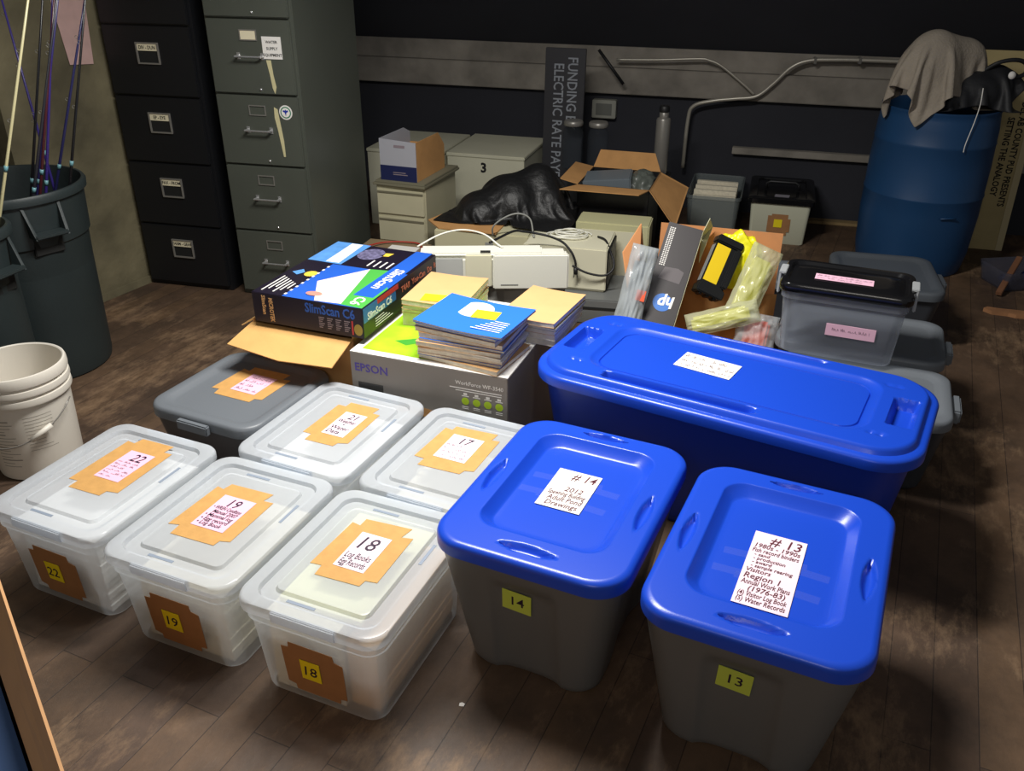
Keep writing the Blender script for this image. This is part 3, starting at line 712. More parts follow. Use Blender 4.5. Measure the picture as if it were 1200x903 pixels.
# front edge runs (-.527,2.536)-(-.013,2.345)
ew, ed, eh = .548, .56, .40
t.location = (-.270+.28*.3486, 2.4405+.28*.937, 0)
g = G(); g.box(-ew/2, ew/2, -ed/2, ed/2, 0, eh, .002); g.build('carton', M_epson, t)
g = G(); g.box(-ew/2+.001, ew/2-.001, -ed/2+.001, ed/2-.001, eh+.0001, eh+.0012); g.build('white_top', M_white, t)
g = G(); g.box(-ew/2+.03, .10, -ed/2+.03, ed/2-.05, eh+.0013, eh+.0020); g.build('green_picture', M_green, t)
g = G(); g.poly([(-.17, -.16, 0), (-.06, -.09, 0), (-.05, -.11, 0), (-.12, -.18, 0)], .0005); g.build('leaf_picture', mat('deep_green_print', '3f9a30', .5), t, loc=(0, 0, eh+.0022))
yy = -ed/2
text('lettering', 'EPSON', .040, mat('violet_print', '4b3d94', .5), t, (-ew/2+.014, yy-.0006, .335), (R(90), 0, 0), bold=.0008)
g = G(); g.box(-ew/2+.024, -ew/2+.115, yy-.0008, yy-.0001, .225, .295); sq = g.build('dark_panel', mat('panel_black', '37342f', .4), t)
g = G(); g.box(-ew/2+.05, -ew/2+.10, yy-.0014, yy-.001, .245, .252); g.box(-ew/2+.05, -ew/2+.10, yy-.0014, yy-.001, .258, .262); g.build('small_print', M_mgrey, sq)
text('lettering', 'WorkForce WF-3540', .019, M_white, t, (ew/2-.175, yy-.0006, .352), (R(90), 0, 0), sx=.95)
g = G()
for k in range(2): g.box(ew/2-.195+.02*k, ew/2-.02, yy-.0008, yy-.0001, .338-.008*k, .340-.008*k)
for k in range(4):
    xx = ew/2-.142+.038*k
    g.box(xx-.012, xx+.012, yy-.0008, yy-.0001, .312, .3145); g.box(xx-.006, xx+.006, yy-.0008, yy-.0001, .3165, .324)
    g.box(xx-.011, xx+.011, yy-.0008, yy-.0001, .268, .270); g.box(xx-.011, xx+.011, yy-.0008, yy-.0001, .274, .276)
g.build('small_print', M_white, t)
for k in range(4):
    g = G(); g.poly([(.013*cos(2*pi*j/18), 0, .013*sin(2*pi*j/18)) for j in range(18)], .0005, 1); g.build('green_dot', mat('lime_dot', 'b7d81e', .5), t, loc=(ew/2-.142+.038*k, yy-.0008, .295))
g = G(); P = [(.045*cos(a)+(.03 if cos(a) > 0 else -.03), 0, .016*sin(a)) for a in [2*pi*j/24 for j in range(24)]]; g.poly(P, .0005, 1); g.build('hand_hole', M_card, t, loc=(-.045, yy-.0008, .225))

# booklets: one prototype shape, copied one by one with small turns
Mt = Matrix.Translation(t.location) @ Matrix.Rotation(R(EY), 4, 'Z')
def booklet(wd, dp, th, cover, parts=None, curl=.0):
    n = 8; g = G()
    top = []; 
    for k in range(2):
        for i in range(n+1):
            for j in (0, 1):
                x = -wd/2+wd*i/n; u = i/n
                z = (th if k else 0)+curl*(u-.5)**2*4
                top.append((x, -dp/2+dp*j, z))
    f = []
    o = 2*(n+1)
    for i in range(n):
        a, b, c_, d_ = 2*i, 2*i+1, 2*i+3, 2*i+2
        f.append([a, b, c_, d_]); f.append([o+a, o+d_, o+c_, o+b]); f.append([a, d_, o+d_, o+a]); f.append([b, o+b, o+c_, c_])
    f.append([0, o, o+1, 1]); f.append([2*n, 2*n+1, o+2*n+1, o+2*n])
    return top, f
def place_booklet(x, y, z, rz, wd, dp, th, cm, label, group, curl=0):
    p = Mt @ Vector((x, y, z)); rot = R(EY)+R(rz)
    t = thing('booklet', label, 'booklet', tuple(p)); t.rotation_euler = (0, 0, rot); t['group'] = group
    v, f = booklet(wd-.003, dp-.003, th-.0014, None, curl=curl); new('pages', v, f, M_pages, t, loc=(0, 0, .0006))
    v, f = booklet(wd, dp, .0007, None, curl=curl); new('cover', v, f, cm, t, loc=(0, 0, th-.0008))
    v, f = booklet(wd, dp, .0005, None, curl=curl); new('back_cover', v, f, cm, t)
    return t
zb = eh+.0023
mid = [M_manila, M_blub, M_manila, M_white, M_manila, M_blub, M_manila, M_manila, M_blub]
ths = [.015, .010, .017, .009, .015, .009, .016, .015, .010]
nm = ['white', 'blue', 'manila']
z = zb
names = ['lowest booklet of the middle pile, manila covered', 'blue booklet second from the bottom of the middle pile', 'manila booklet third from the bottom of the middle pile', 'thin white booklet in the middle pile',
         'manila booklet just above the thin white one', 'blue booklet fanned out at mid height of the middle pile', 'manila booklet third below the top one of the middle pile', 'manila booklet second below the blue top one', 'blue booklet directly under the top one']
for i, (m_, th, lb) in enumerate(zip(mid, ths, names)):
    place_booklet(.108+random.uniform(-.010, .010), -.147+random.uniform(-.006, .006), z, -4+random.uniform(-5, 5), .285, .225, th, m_, lb, 'booklets stacked in the middle of the printer box'); z += th+.0004
top = place_booklet(.113, -.145, z, -6, .31, .245, .007, M_blub, 'bright blue booklet with a white disc and yellow note, topmost on the pile', 'booklets stacked in the middle of the printer box', curl=.006)
zt = .0070
g = G(); g.poly([(.060*cos(2*pi*k/36), .060*sin(2*pi*k/36), 0) for k in range(36)], .0004); g.build('white_disc', mat('pale_disc_print', 'dfe9ee', .5, var=.15, scale=40), top, loc=(-.022, .045, zt+.0006))
g = G(); g.box(-.042, .042, -.032, .032, 0, .0006); g.build('sticky_note', M_sticky, top, loc=(.028, .02, zt+.0016), rot=(0, 0, R(8)))
g = G()
for k in range(6): g.box(.085-.01*k, .135, -.02-.014*k, -.016-.014*k, 0, .0004)
g.build('small_print', M_white, top, loc=(-.004, 0, zt+.0044), rot=(0, 0, R(0)))
# manila pile at the back left and white-edged pile at the right
z = zb
left = [('pale green ledger at the bottom of the back left pile', .048, mat('pale_green_card', 'c9c98a', .8)), ('manila booklet on the pale green ledger', .016, M_manila), ('middle manila booklet of the back left pile', .016, M_manila), ('manila booklet with a yellow note topmost on the back left pile', .018, M_manila)]
for i, (lb, th, m_) in enumerate(left):
    q = place_booklet(-.105+.003*i, .110-.006*i, z, 4+random.uniform(-2, 2), .22, .275, th, m_, lb, 'booklets at the back left of the printer box', curl=.003 if i == 3 else 0); z += th+.0004
g = G(); g.box(-.04, .04, -.030, .030, 0, .0006); g.build('sticky_note', M_sticky, q, loc=(-.01, -.09, .0196), rot=(0, 0, R(4)))
z = zb
rightp = [('white-edged report at the bottom of the right pile', .022, M_white), ('white report second from the bottom of the right pile', .020, M_white), ('manila report in the right pile', .016, M_manila), ('grey-backed report under the top one of the right pile', .010, M_mgrey), ('manila report topmost on the right pile', .016, M_manila)]
for i, (lb, th, m_) in enumerate(rightp):
    q = place_booklet(.245+.002*i, .125-.003*i, z, -2-i*.8, .20 if i != 3 else .21, .28, th, m_, lb, 'reports along the right edge of the printer box', curl=.004 if i == 4 else 0); z += th+.0004
g = G(); g.box(-.03, .03, -.022, .022, 0, .0006); g.build('sticky_note', M_sticky, q, loc=(-.055, -.115, .0200), rot=(0, 0, R(30)))

# ------------------------------------------------------------------ computer gear in the middle
def dev(name, label, cat, loc, yaw, w, d, h, m, c=.006, pname='case'):
    t = thing(name, label, cat, loc, yaw); g = G(); g.box(-w/2, w/2, -d/2, d/2, 0, h, c); g.build(pname, m, t); return t
# grey base device
t = dev('desktop_case', 'grey low device under the white printer, a slot in its front', 'computer', (-.09, 3.455, 0), 2, .60, .30, .32, M_mgrey)
g = G(); g.box(.05, .28, -.1525, -.1501, .200, .305, .001); fp = g.build('front_panel', mat('light_grey_panel', 'a6a6a0', .45), t)
g = G(); g.box(.10, .24, -.1537, -.1526, .246, .252); g.build('slot', M_seam, fp)
t = thing('laser_printer', 'off-white printer with a folded front panel in the middle of the pile', 'printer', (-.085, 3.49, .321), 2)
g = G(); g.box(-.30, .30, -.20, -.085, .0, .130, .012); g.box(-.29, .20, -.195, -.095, .128, .146, .008); g.build('case', M_beigew, t)
g = G(); g.box(.0, .302, -.222, -.2005, -.005+.006, .148, .006); fr = g.build('front_panel', M_beigew, t)
g = G(); g.box(.03, .10, -.2232, -.2222, .020, .025); g.build('maker_mark', M_mgrey, fr)
g = G(); g.box(-.11, -.005, -.214, -.2005, .01, .145, .004); g.build('side_door', M_beige, t)
g = G(); g.box(-.29, -.12, -.206, -.2005, .02, .13, .003); g.build('paper_tray', mat('translucent_grey', 'b9bab6', .4), t)
g = G(); g.box(-.05, -.01, -.19, -.17, .1462, .149); g.build('hinge', M_seam, t)
# beige PCs and grey slab
t = dev('keyboard_shelf', 'long dark grey slab lying under the beige computer case', 'tray', (.31, 3.84, 0), -10, .44, .34, .12, mat('slab_grey', '6f7170', .45))
g = G(); g.box(-.21, .21, -.1735, -.1702, .075, .085); g.build('front_groove', M_seam, t)
t = thing('computer_case', 'beige computer case with a dark vented side and a coiled cable on top', 'computer', (.290, 3.93, .1205), -14)
g = G(); g.box(-.21, .175, -.15, .15, 0, .20, .006); g.box(-.21, .178, -.155, -.13, .01, .205, .004); g.build('case', M_beige, t)
g = G(); g.box(.1755, .181, -.13, .14, .012, .185, .002); sp = g.build('vented_side', M_black, t)
g = G()
for k in range(5): g.box(.1812, .1825, -.11+.05*k, -.095+.05*k, .03, .17)
g.build('vent_slat', M_steel, sp)
t = dev('computer_case', 'yellowed beige computer case behind the one with the coiled cable', 'computer', (.505, 4.185, .0), -14, .36, .17, .335, mat('yellowed_plastic', 'c5c298', .5))
g = G(); g.box(-.15, .15, -.0875, -.0852, .03, .30, .001); g.build('front_panel', M_beige, t)
# cable coil
g = G(); pts = []
for k in range(120):
    a = k*2*pi/24; r = .078-.0004*k+.006*sin(k*.7); pts.append((r*1.35*cos(a), r*sin(a)*.85, .006+.0002*k))
g.tube(pts, .0035, 6)
t = tag(g.build('cable_coil', M_beigew, smooth=True, loc=(.265, 3.95, .3215)), 'coil of off-white cable lying on the beige computer case', 'cable')
def smooth_path(P, k=8):
    V = [Vector(p) for p in P]; out = []
    for i in range(len(V)-1):
        p0, p1, p2, p3 = V[max(i-1, 0)], V[i], V[i+1], V[min(i+2, len(V)-1)]
        for q in range(k):
            s = q/k; out.append(0.5*((2*p1)+(-p0+p2)*s+(2*p0-5*p1+4*p2-p3)*s*s+(-p0+3*p1-3*p2+p3)*s**3))
    return out+[V[-1]]
t = thing('power_cord', 'black power cord with its plug hanging over the beige computer case', 'cable', (.0, 3.72, .39))
o_ = Vector((.0, 3.72, .39))
g = G(); g.tube([p-o_ for p in smooth_path([(-.10, 3.62, .40), (.0, 3.74, .412), (.05, 3.76, .405), (.10, 3.77, .395), (.165, 3.77, .38), (.225, 3.765, .355), (.265, 3.745, .315), (.283, 3.735, .275), (.286, 3.735, .245)])], .0055, 8); g.build('cord', M_black, t, True)
p_ = Vector((.286, 3.735, .245))-o_
g = G(); g.tube([p_, p_+Vector((.001, 0, -.030))], .010, 8); g.tube([p_+Vector((-.006, 0, -.03)), p_+Vector((-.007, 0, -.048))], .002, 6); g.tube([p_+Vector((.007, 0, -.03)), p_+Vector((.008, 0, -.048))], .002, 6); g.build('plug', M_black, t, True)
g = G(); g.tube(smooth_path([(.40, 3.93, .327), (.43, 3.88, .327), (.447, 3.80, .30), (.46, 3.74, .25), (.42, 3.72, .215), (.34, 3.72, .225), (.27, 3.735, .255)]), .005, 8)
tag(g.build('black_cable', M_black, smooth=True), 'black cable looping round the vented side of the beige computer case', 'cable')
g = G(); g.tube(smooth_path([(-.385, 3.36, .47), (-.30, 3.42, .50), (-.21, 3.45, .512), (-.12, 3.42, .505), (-.06, 3.37, .478), (-.04, 3.35, .471)]), .0035, 8)
tag(g.build('white_cable', M_beigew, smooth=True), 'off-white cable arching over the left end of the printer', 'cable')
g = G(); g.tube(smooth_path([(-.095, 3.97, .318), (-.09, 3.95, .37), (-.03, 3.95, .415), (.03, 3.95, .43), (.08, 3.95, .405), (.095, 3.93, .345), (.10, 3.92, .325)]), .004, 8)
tag(g.build('thin_grey_cable', M_mgrey, smooth=True), 'thin grey cable arching in front of the black bag', 'cable')
# device under the black bag
t = dev('old_printer', 'beige machine half covered by the crumpled black bag', 'printer', (-.10, 4.24, 0), -13, .47, .46, .315, mat('old_beige', 'c4bf9e', .5))
g = G(); g.box(.02, .06, -.2325, -.2302, .23, .27, .001); g.box(-.20, -.12, -.2325, -.2302, .12, .14, .001); g.build('button_panel', M_mgrey, t)
g = G(); g.sheet([(-.36, 4.07, .3165), (-.08, 3.985, .3165), (-.02, 4.2, .3165), (-.28, 4.42, .3165), (-.42, 4.20, .3165)], .006)
tag(g.build('cardboard_sheet', M_card), 'bent brown cardboard sheet on the beige machine under the black bag', 'cardboard')
# crumpled black bag
def blob(name, m, label, cat, loc, sx, sy, sz, amp, fr, seed, sub=5, yaw=0, flat=True, ridge=True, parts=None, pw=1.0):
    bm = bmesh.new(); bmesh.ops.create_icosphere(bm, subdivisions=sub, radius=1)
    for v in bm.verts:
        p = v.co.copy(); o = Vector((seed*3.1, seed*1.7, seed))
        a = noise.noise(p*fr+o); b = noise.noise(p*fr*2.3+o*2)
        if ridge: d = (1-abs(a)*2.2)*amp+(1-abs(b)*2)*amp*.45
        else: d = a*amp+b*amp*.4
        q = p*(1+d)
        q.z = math.copysign(abs(q.z)**pw, q.z)
        v.co = Vector((q.x*sx, q.y*sy, q.z*sz))
        if flat and v.co.z < -sz*.55: v.co.z = -sz*.55+(v.co.z+sz*.55)*.05
    mnz = min(v.co.z for v in bm.verts)
    for v in bm.verts: v.co.z -= mnz
    me = bpy.data.meshes.new(name); bm.to_mesh(me); bm.free(); me.materials.append(m)
    for p in me.polygons: p.use_smooth = True
    o = bpy.data.objects.new(name, me); C.objects.link(o); o.location = loc; o.rotation_euler = (0, 0, R(yaw))
    return tag(o, label, cat)
def drape(name, m, label, cat, c, size, n, shapes, zfloor, rotz, steps=260, noise_amp=.01, seed=1, thick=.003, bend=.35, squeeze=1.0, cyl=None):
    """a cloth sheet dropped over smooth shapes (ellipsoids) so that it folds by its own weight"""
    import numpy as np
    nx, ny = n; rs = np.random.RandomState(seed)
    X, Y = np.meshgrid(np.linspace(-.5, .5, nx)*size[0], np.linspace(-.5, .5, ny)*size[1], indexing='ij')
    ca, sa = cos(R(rotz)), sin(R(rotz))
    P = np.stack([(X*ca-Y*sa)*squeeze+c[0], (X*sa+Y*ca)*squeeze+c[1], np.full_like(X, c[2])], -1)
    P += rs.normal(0, noise_amp, P.shape); V = np.zeros_like(P); dx, dy = size[0]/(nx-1), size[1]/(ny-1)
    def con(P, A, B, L, k):
        d = P[B]-P[A]; l = np.linalg.norm(d, axis=-1, keepdims=True)+1e-9; q = d*(1-L/l)*.5*k; P[A] += q; P[B] -= q
    S = slice; cons = []
    for off in (0, 1):
        cons.append(((S(off, nx-1, 2), S(None)), (S(off+1, nx, 2), S(None)), dx, 1)); cons.append(((S(None), S(off, ny-1, 2)), (S(None), S(off+1, ny, 2)), dy, 1))
        dd = (dx*dx+dy*dy)**.5
        cons.append(((S(off, nx-1, 2), S(0, ny-1)), (S(off+1, nx, 2), S(1, ny)), dd, .3)); cons.append(((S(off, nx-1, 2), S(1, ny)), (S(off+1, nx, 2), S(0, ny-1)), dd, .3))
    for off in (0, 1, 2, 3):
        cons.append(((S(off, nx-2, 4), S(None)), (S(off+2, nx, 4), S(None)), 2*dx, bend)); cons.append(((S(None), S(off, ny-2, 4)), (S(None), S(off+2, ny, 4)), 2*dy, bend))
    def fix(A, B): # equal lengths
        return A, B
    for st in range(steps):
        V *= .97; V[..., 2] -= 9.8*.004; O = P.copy(); P = P+V*.004
        for it in range(5):
            for A, B, L, k in cons:
                a_, b_ = P[A], P[B]
                m0, m1 = min(a_.shape[0], b_.shape[0]), min(a_.shape[1], b_.shape[1]); a_, b_ = a_[:m0, :m1], b_[:m0, :m1]
                d = b_-a_; l = np.linalg.norm(d, axis=-1, keepdims=True)+1e-9; q = d*(1-L/l)*.5*k; a_ += q; b_ -= q
            for (ex, ey, ez, rx, ry, rz) in shapes:
                q = (P-np.array([ex, ey, ez]))/np.array([rx, ry, rz]); l = np.linalg.norm(q, axis=-1, keepdims=True); ins = (l < 1)
                P = np.where(ins, np.array([ex, ey, ez])+q/np.maximum(l, 1e-6)*np.array([rx, ry, rz]), P)
            fl = zfloor
            if cyl is not None:
                r_ = np.hypot(P[..., 0]-cyl[0], P[..., 1]-cyl[1]); fl = np.where(r_ < cyl[2], zfloor, -9)
                ins = (r_ < cyl[2]+.012) & (P[..., 2] < zfloor-.02); f_ = np.where(ins, (cyl[2]+.012)/np.maximum(r_, 1e-6), 1)
                P[..., 0] = cyl[0]+(P[..., 0]-cyl[0])*f_; P[..., 1] = cyl[1]+(P[..., 1]-cyl[1])*f_
            P[..., 2] = np.maximum(P[..., 2], fl)
        V = (P-O)/.004; sp = np.linalg.norm(V, axis=-1, keepdims=True); V = np.where(sp > 2, V*2/sp, V)
        on = P[..., 2] <= (fl+.002); V[on] *= .4
        for (ex, ey, ez, rx, ry, rz) in shapes:
            q = (P-np.array([ex, ey, ez]))/np.array([rx, ry, rz]); l = np.linalg.norm(q, axis=-1); V[l < 1.01] *= .5
    z0 = float(P[..., 2].min()); o0 = (c[0], c[1], z0)
    v = [(float(p[0])-o0[0], float(p[1])-o0[1], float(p[2])-o0[2]+.0015) for p in P.reshape(-1, 3)]
    f = [[i*ny+j, (i+1)*ny+j, (i+1)*ny+j+1, i*ny+j+1] for i in range(nx-1) for j in range(ny-1)]
    o = new(name, v, f, m, None, True, loc=o0)
    md = o.modifiers.new('thickness', 'SOLIDIFY'); md.thickness = thick; md.offset = 1
    sd_ = o.modifiers.new('smooth', 'SUBSURF'); sd_.levels = 1; sd_.render_levels = 1
    return tag(o, label, cat) if label else o
drape('plastic_bag', mat('black_bin_liner', '161617', .5, bump=.7, bscale=26), 'large crumpled black plastic bag lying over the beige machine', 'bag', (.03, 4.34, .66), (.74, .64), (66, 58),
      [(-.15, 4.28, .34, .13, .14, .10), (.0, 4.34, .36, .15, .17, .15), (.13, 4.40, .36, .13, .15, .19), (-.02, 4.42, .34, .16, .12, .15), (.18, 4.30, .33, .09, .10, .14)], .326, -20, 300, .010, 3, .002, .08, .86)
# black carton with open flaps and its contents
t = thing('open_carton', 'black printed carton with brown flaps spread open behind the computer cases', 'box', (.525, 4.46, 0), -17)
# world position chosen so that it stands behind the yellowed case
t.location = (.565, 4.56, 0); cw, cd, ch = .37, .38, .44
M_blkcard = mat('black_printed_card', '18181b', .4)
g = G(); th = .005
g.box(-cw/2, cw/2, -cd/2, -cd/2+th, 0, ch); g.box(-cw/2, cw/2, cd/2-th, cd/2, 0, ch); g.box(-cw/2, -cw/2+th, -cd/2, cd/2, 0, ch); g.box(cw/2-th, cw/2, -cd/2, cd/2, 0, ch); g.box(-cw/2, cw/2, -cd/2, cd/2, 0, th)
g.build('carton_body', M_blkcard, t)
g = G(); g.sheet([(-cw/2, -cd/2, ch), (cw/2, -cd/2, ch), (cw/2-.03, -cd/2-.14, ch+.01), (-cw/2-.06, -cd/2-.15, ch+.01)], .004); g.build('front_flap', M_card, t)
g = G(); g.sheet([(cw/2, -cd/2, ch), (cw/2, cd/2, ch), (cw/2+.16, cd/2-.04, ch-.06), (cw/2+.15, -cd/2-.04, ch-.17)], .004); g.build('right_flap', M_card, t)
g = G(); g.sheet([(-cw/2, cd/2, ch), (cw/2, cd/2, ch), (cw/2-.04, cd/2+.03, ch+.09), (-cw/2+.03, cd/2+.03, ch+.09)], .004); g.build('back_flap', M_card, t)
g = G(); g.sheet([(-cw/2, -cd/2, ch), (-cw/2, cd/2, ch), (-cw/2-.10, cd/2-.01, ch+.02), (-cw/2-.10, -cd/2+.02, ch+.015)], .004); g.build('left_flap', M_card, t)
Mo = Matrix.Translation(t.location) @ Matrix.Rotation(R(-17), 4, 'Z')
g = G(); g.box(-.15, .10, -.09, .08, 0, .10, .006); tag(g.build('electronics_case', mat('slate_metal', '6c757c', .4), loc=tuple(Mo @ Vector((-.03, 0, .36))), rot=(R(4), R(-6), R(-12))), 'slate-grey electronics case standing in the open black carton', 'electronics')
blob('plastic_wrap', mat('dull_grey_wrap', '5d625c', .35, bump=.3, bscale=30), 'crumpled grey plastic wrap at the right in the open black carton', 'wrap', tuple(Mo @ Vector((.11, .06, .34))), .07, .09, .075, .22, 2.3, 8, 4)

# ------------------------------------------------------------------ carton with toner boxes behind the long blue tote
CY_ = -17
t = thing('toner_carton', 'open brown carton holding toner packs behind the long blue tote', 'box', (.735, 3.10, 0), CY_)
cw, cd, ch = .53, .40, .21; M_ocard = mat('orange_brown_cardboard', 'c98a58', .85, var=.05, scale=12)
g = G(); g.box(-cw/2, cw/2, -cd/2, -cd/2+th, 0, ch); g.box(-cw/2, cw/2, cd/2-th, cd/2, 0, ch+.12); g.box(-cw/2, -cw/2+th, -cd/2, cd/2, 0, ch); g.box(cw/2-th, cw/2, -cd/2, cd/2, 0, ch); g.box(-cw/2, cw/2, -cd/2, cd/2, 0, th)
g.build('carton_body', M_card, t)
g = G(); g.sheet([(-cw/2+.05, cd/2, ch+.12), (cw/2-.01, cd/2, ch+.12), (cw/2-.01, cd/2+.02, .572), (-cw/2+.05, cd/2+.02, .572)], .004); g.build('back_flap', M_ocard, t)
Mc = Matrix.Translation(t.location) @ Matrix.Rotation(R(CY_), 4, 'Z'); Mi = Mc.inverted()
g = G(); g.sheet([tuple(Mi @ Vector(p)) for p in ((.47, 3.05, .21), (.56, 3.32, .21), (.500, 3.30, .589), (.425, 3.22, .50))], .004); g.build('left_flap', M_ocard, t)
def basis(y, xh, o):
    y = Vector(y).normalized(); x = Vector(xh); x = (x-y*x.dot(y)).normalized(); z = x.cross(y)
    return Matrix(((x.x, y.x, z.x, o[0]), (x.y, y.y, z.y, o[1]), (x.z, y.z, z.z, o[2]), (0, 0, 0, 1)))
def mthing(name, label, cat, y, xh, o):
    m_ = basis(y, xh, o); return thing(name, label, cat, tuple(o), rot=m_.to_euler())
t = mthing('toner_box', 'long dark brown toner box with a round blue emblem leaning in the carton', 'box', (.316, .614, .722), (.985, -.14, 0), (.530, 2.985, .273))
bw, bl, bt = .135, .445, .10
g = G(); g.box(-bw/2, bw/2, 0, bl, -bt, 0, .002); g.build('carton', mat('dark_brown_print', '241d1f', .5), t)
g = G(); g.box(bw/2+.0002, bw/2+.0012, .002, bl-.002, -bt+.002, -.001); g.build('cream_side', mat('cream_print_card', 'd9d6b0', .6), t)
g = G(); g.sheet([(bw/2+.002, bl, -.09), (bw/2+.002, bl, 0), (bw/2+.012, bl+.05, .01), (bw/2+.030, bl+.045, -.05), (bw/2+.020, bl-.10, -.08)], .002); g.build('open_flap', MATS['cream_print_card'], t)
g = G(); g.poly([(.036*cos(2*pi*k/32), .036*sin(2*pi*k/32), 0) for k in range(32)], .0006); em = g.build('round_emblem', mat('emblem_blue', '2a6fc4', .4), t, loc=(.0, .118, .0003))
text('lettering', 'hp', .062, M_white, em, (.012, .022, .0010), (0, 0, R(196)), 'CENTER', bold=.002, shear=.35)
g = G()
for k in range(3):
    for j in range(22): g.box(-.056+.008*k, -.051+.008*k, bl-.02-j*.0075-.004, bl-.02-j*.0075, .0003, .0008)
g.build('small_print', M_white, t)
g = G(); g.poly([(-.045, .21, 0), (.04, .205, 0), (.045, .255, 0), (.02, .265, 0), (-.03, .26, 0)], .0005); g.build('grey_patch', mat('grey_print_patch', '5c5658', .6), t, loc=(0, 0, .0003))
t = mthing('toner_cartridge', 'black toner cartridge with a yellow label lying on the bags', 'cartridge', (.085, .10, .17), (.82, -.1, -.42), (.752, 3.10, .385))
g = G(); g.box(-.05, .05, -.0, .20, -.05, 0, .008); g.box(-.055, .055, -.015, .02, -.055, .012, .004); g.box(.03, .055, .03, .19, -.02, .014, .005); g.box(-.053, .053, .19, .22, -.05, .012, .005)
for k in range(3): g.box(-.04+.03*k, -.025+.03*k, -.022, -.012, -.04, .0, .002)
g.build('cartridge_body', mat('cartridge_black', '1a1b1c', .3), t)
g = G(); g.box(-.045, .012, .035, .185, .0003, .0016); g.build('yellow_label', mat('golden_label', 'f2cf1e', .5), t)
g = G(); g.box(-.0515, -.0502, .03, .18, -.04, -.005); g.build('foil_strip', mat('silver_foil', 'b8bcc0', .3, metal=.6), t)
g = G(); g.box(.0555, .057, .05, .16, -.015, .008); g.build('green_side', mat('olive_film', '6f7a48', .5), t)
blob('yellow_bag', mat('yellow_bag_film', 'ebe41c', .35, bump=.4, bscale=22), 'bright yellow plastic bag peaking above the carton back', 'bag', (.875, 3.235, .36), .085, .05, .125, .20, 1.7, 5, 5, -17)
def pillow(name, m, label, cat, y, xh, loc, w, l, h, seed, wr=.01):
    n, k = 26, 40; v = []; f = []
    for s in (1, -1):
        for i in range(n+1):
            for j in range(k+1):
                a, b = i/n*2-1, j/k*2-1
                prof = max(0, (1-a*a))**.5*max(0, (1-b**8))**.5
                wv = noise.noise(Vector((a*1.6+seed, b*2.6, seed)))*wr*prof+abs(noise.noise(Vector((a*3.2+seed, b*2.2, s))))*wr*.9*prof
                v.append((a*w/2*(1+.08*noise.noise(Vector((b*3, seed, 0)))), b*l/2, s*(h/2*prof)+wv))
    b0 = (n+1)*(k+1)
    for i in range(n):
        for j in range(k):
            q = [i*(k+1)+j, (i+1)*(k+1)+j, (i+1)*(k+1)+j+1, i*(k+1)+j+1]; f.append(q); f.append([x+b0 for x in q[::-1]])
    t = mthing(name, label, cat, y, xh, loc)
    new('film', v, f, m, t, True)
    return t
t = pillow('silver_bag', frosted('silvery_film', 'c4cacc', .45, .1, .2), 'silvery plastic sleeve with an orange patch standing left of the toner box', 'bag', (.08, .13, .30), (.98, -.1, 0), (.455, 3.035, .405), .10, .36, .045, 3, .018)
g = G(); g.box(-.028, .024, -.14, .12, -.012, -.004, .002); g.build('tray_ridge', mat('pale_grey_tray', '9da1a3', .4), t)
g = G(); g.box(.008, .042, -.025, .015, .016, .0185); g.build('orange_patch', M_orange, t)
t = pillow('padded_bag', M_yfilm, 'long padded bag with yellow filling sagging over the carton right side', 'bag', (.10, .10, .2), (.9, -.1, -.3), (.915, 3.11, .415), .12, .30, .07, 9, .016)
g = G(); g.box(-.04, .04, -.12, .10, -.02, .01, .01); g.build('yellow_filling', mat('pale_yellow_pad', 'e4e054', .6), t)
t = pillow('padded_bag', M_yfilm, 'horizontal padded bag with yellow filling across the carton front', 'bag', (.23, -.03, .075), (0, .5, .8), (.790, 3.01, .315), .09, .27, .06, 14, .016)
g = G(); g.box(-.028, .028, -.115, .10, -.012, .012, .01); g.build('yellow_filling', MATS['pale_yellow_pad'], t)
t = pillow('bubble_bag', M_film, 'clear bubble bag with an orange-red pack low at the carton right end', 'bag', (.05, .1, .2), (.95, -.25, 0), (.915, 2.985, .255), .15, .17, .07, 21, .02)
g = G(); g.box(-.045, .045, -.05, .06, -.02, .01, .010); g.build('orange_pack', M_orange, t)

# ------------------------------------------------------------------ things behind, along the wall
t = thing('small_drawer_unit', 'small cream filing unit with stacked shallow drawers beside the grey cabinet', 'cabinet', (-.545, 4.57, 0), -18)
g = G(); w_, d_, h_ = .27, .42, .45
t.location = (-.505, 4.530, 0); g.box(-w_/2, w_/2, -d_/2+.01, d_/2, 0, h_, .004); g.build('body', M_cream, t)
for k in range(3):
    g = G(); a = .02+k*.142; g.box(-w_/2+.006, w_/2-.006, -d_/2, -d_/2+.0095, a, a+.128, .003); dr = g.build('drawer', M_cream, t)
    g = G(); g.box(-w_/2+.01, w_/2-.01, -d_/2-.004, -d_/2-.0004, a+.108, a+.118, .001); g.build('finger_lip', mat('dark_cream', '6f6b58', .6), dr)
Mu = Matrix.Translation(t.location) @ Matrix.Rotation(R(-18), 4, 'Z')
g = G(); g.box(-.15, .14, -.22, .22, 0, .012, .002); g.box(-.14, .135, -.21, .215, .012, .022, .002)
tag(g.build('binder', mat('grey_card_binder', '77735f', .7), loc=tuple(Mu @ Vector((0.01, 0, .4505))), rot=(0, 0, R(-20))), 'flat grey binder under the white and navy box', 'binder')
t = thing('magazine_box', 'small white and navy open box with brown side on the cream filing unit', 'box', tuple(Mu @ Vector((-.005, -.02, .473))), -20)
w_, d_, h_ = .20, .34, .205
g = G(); th = .004
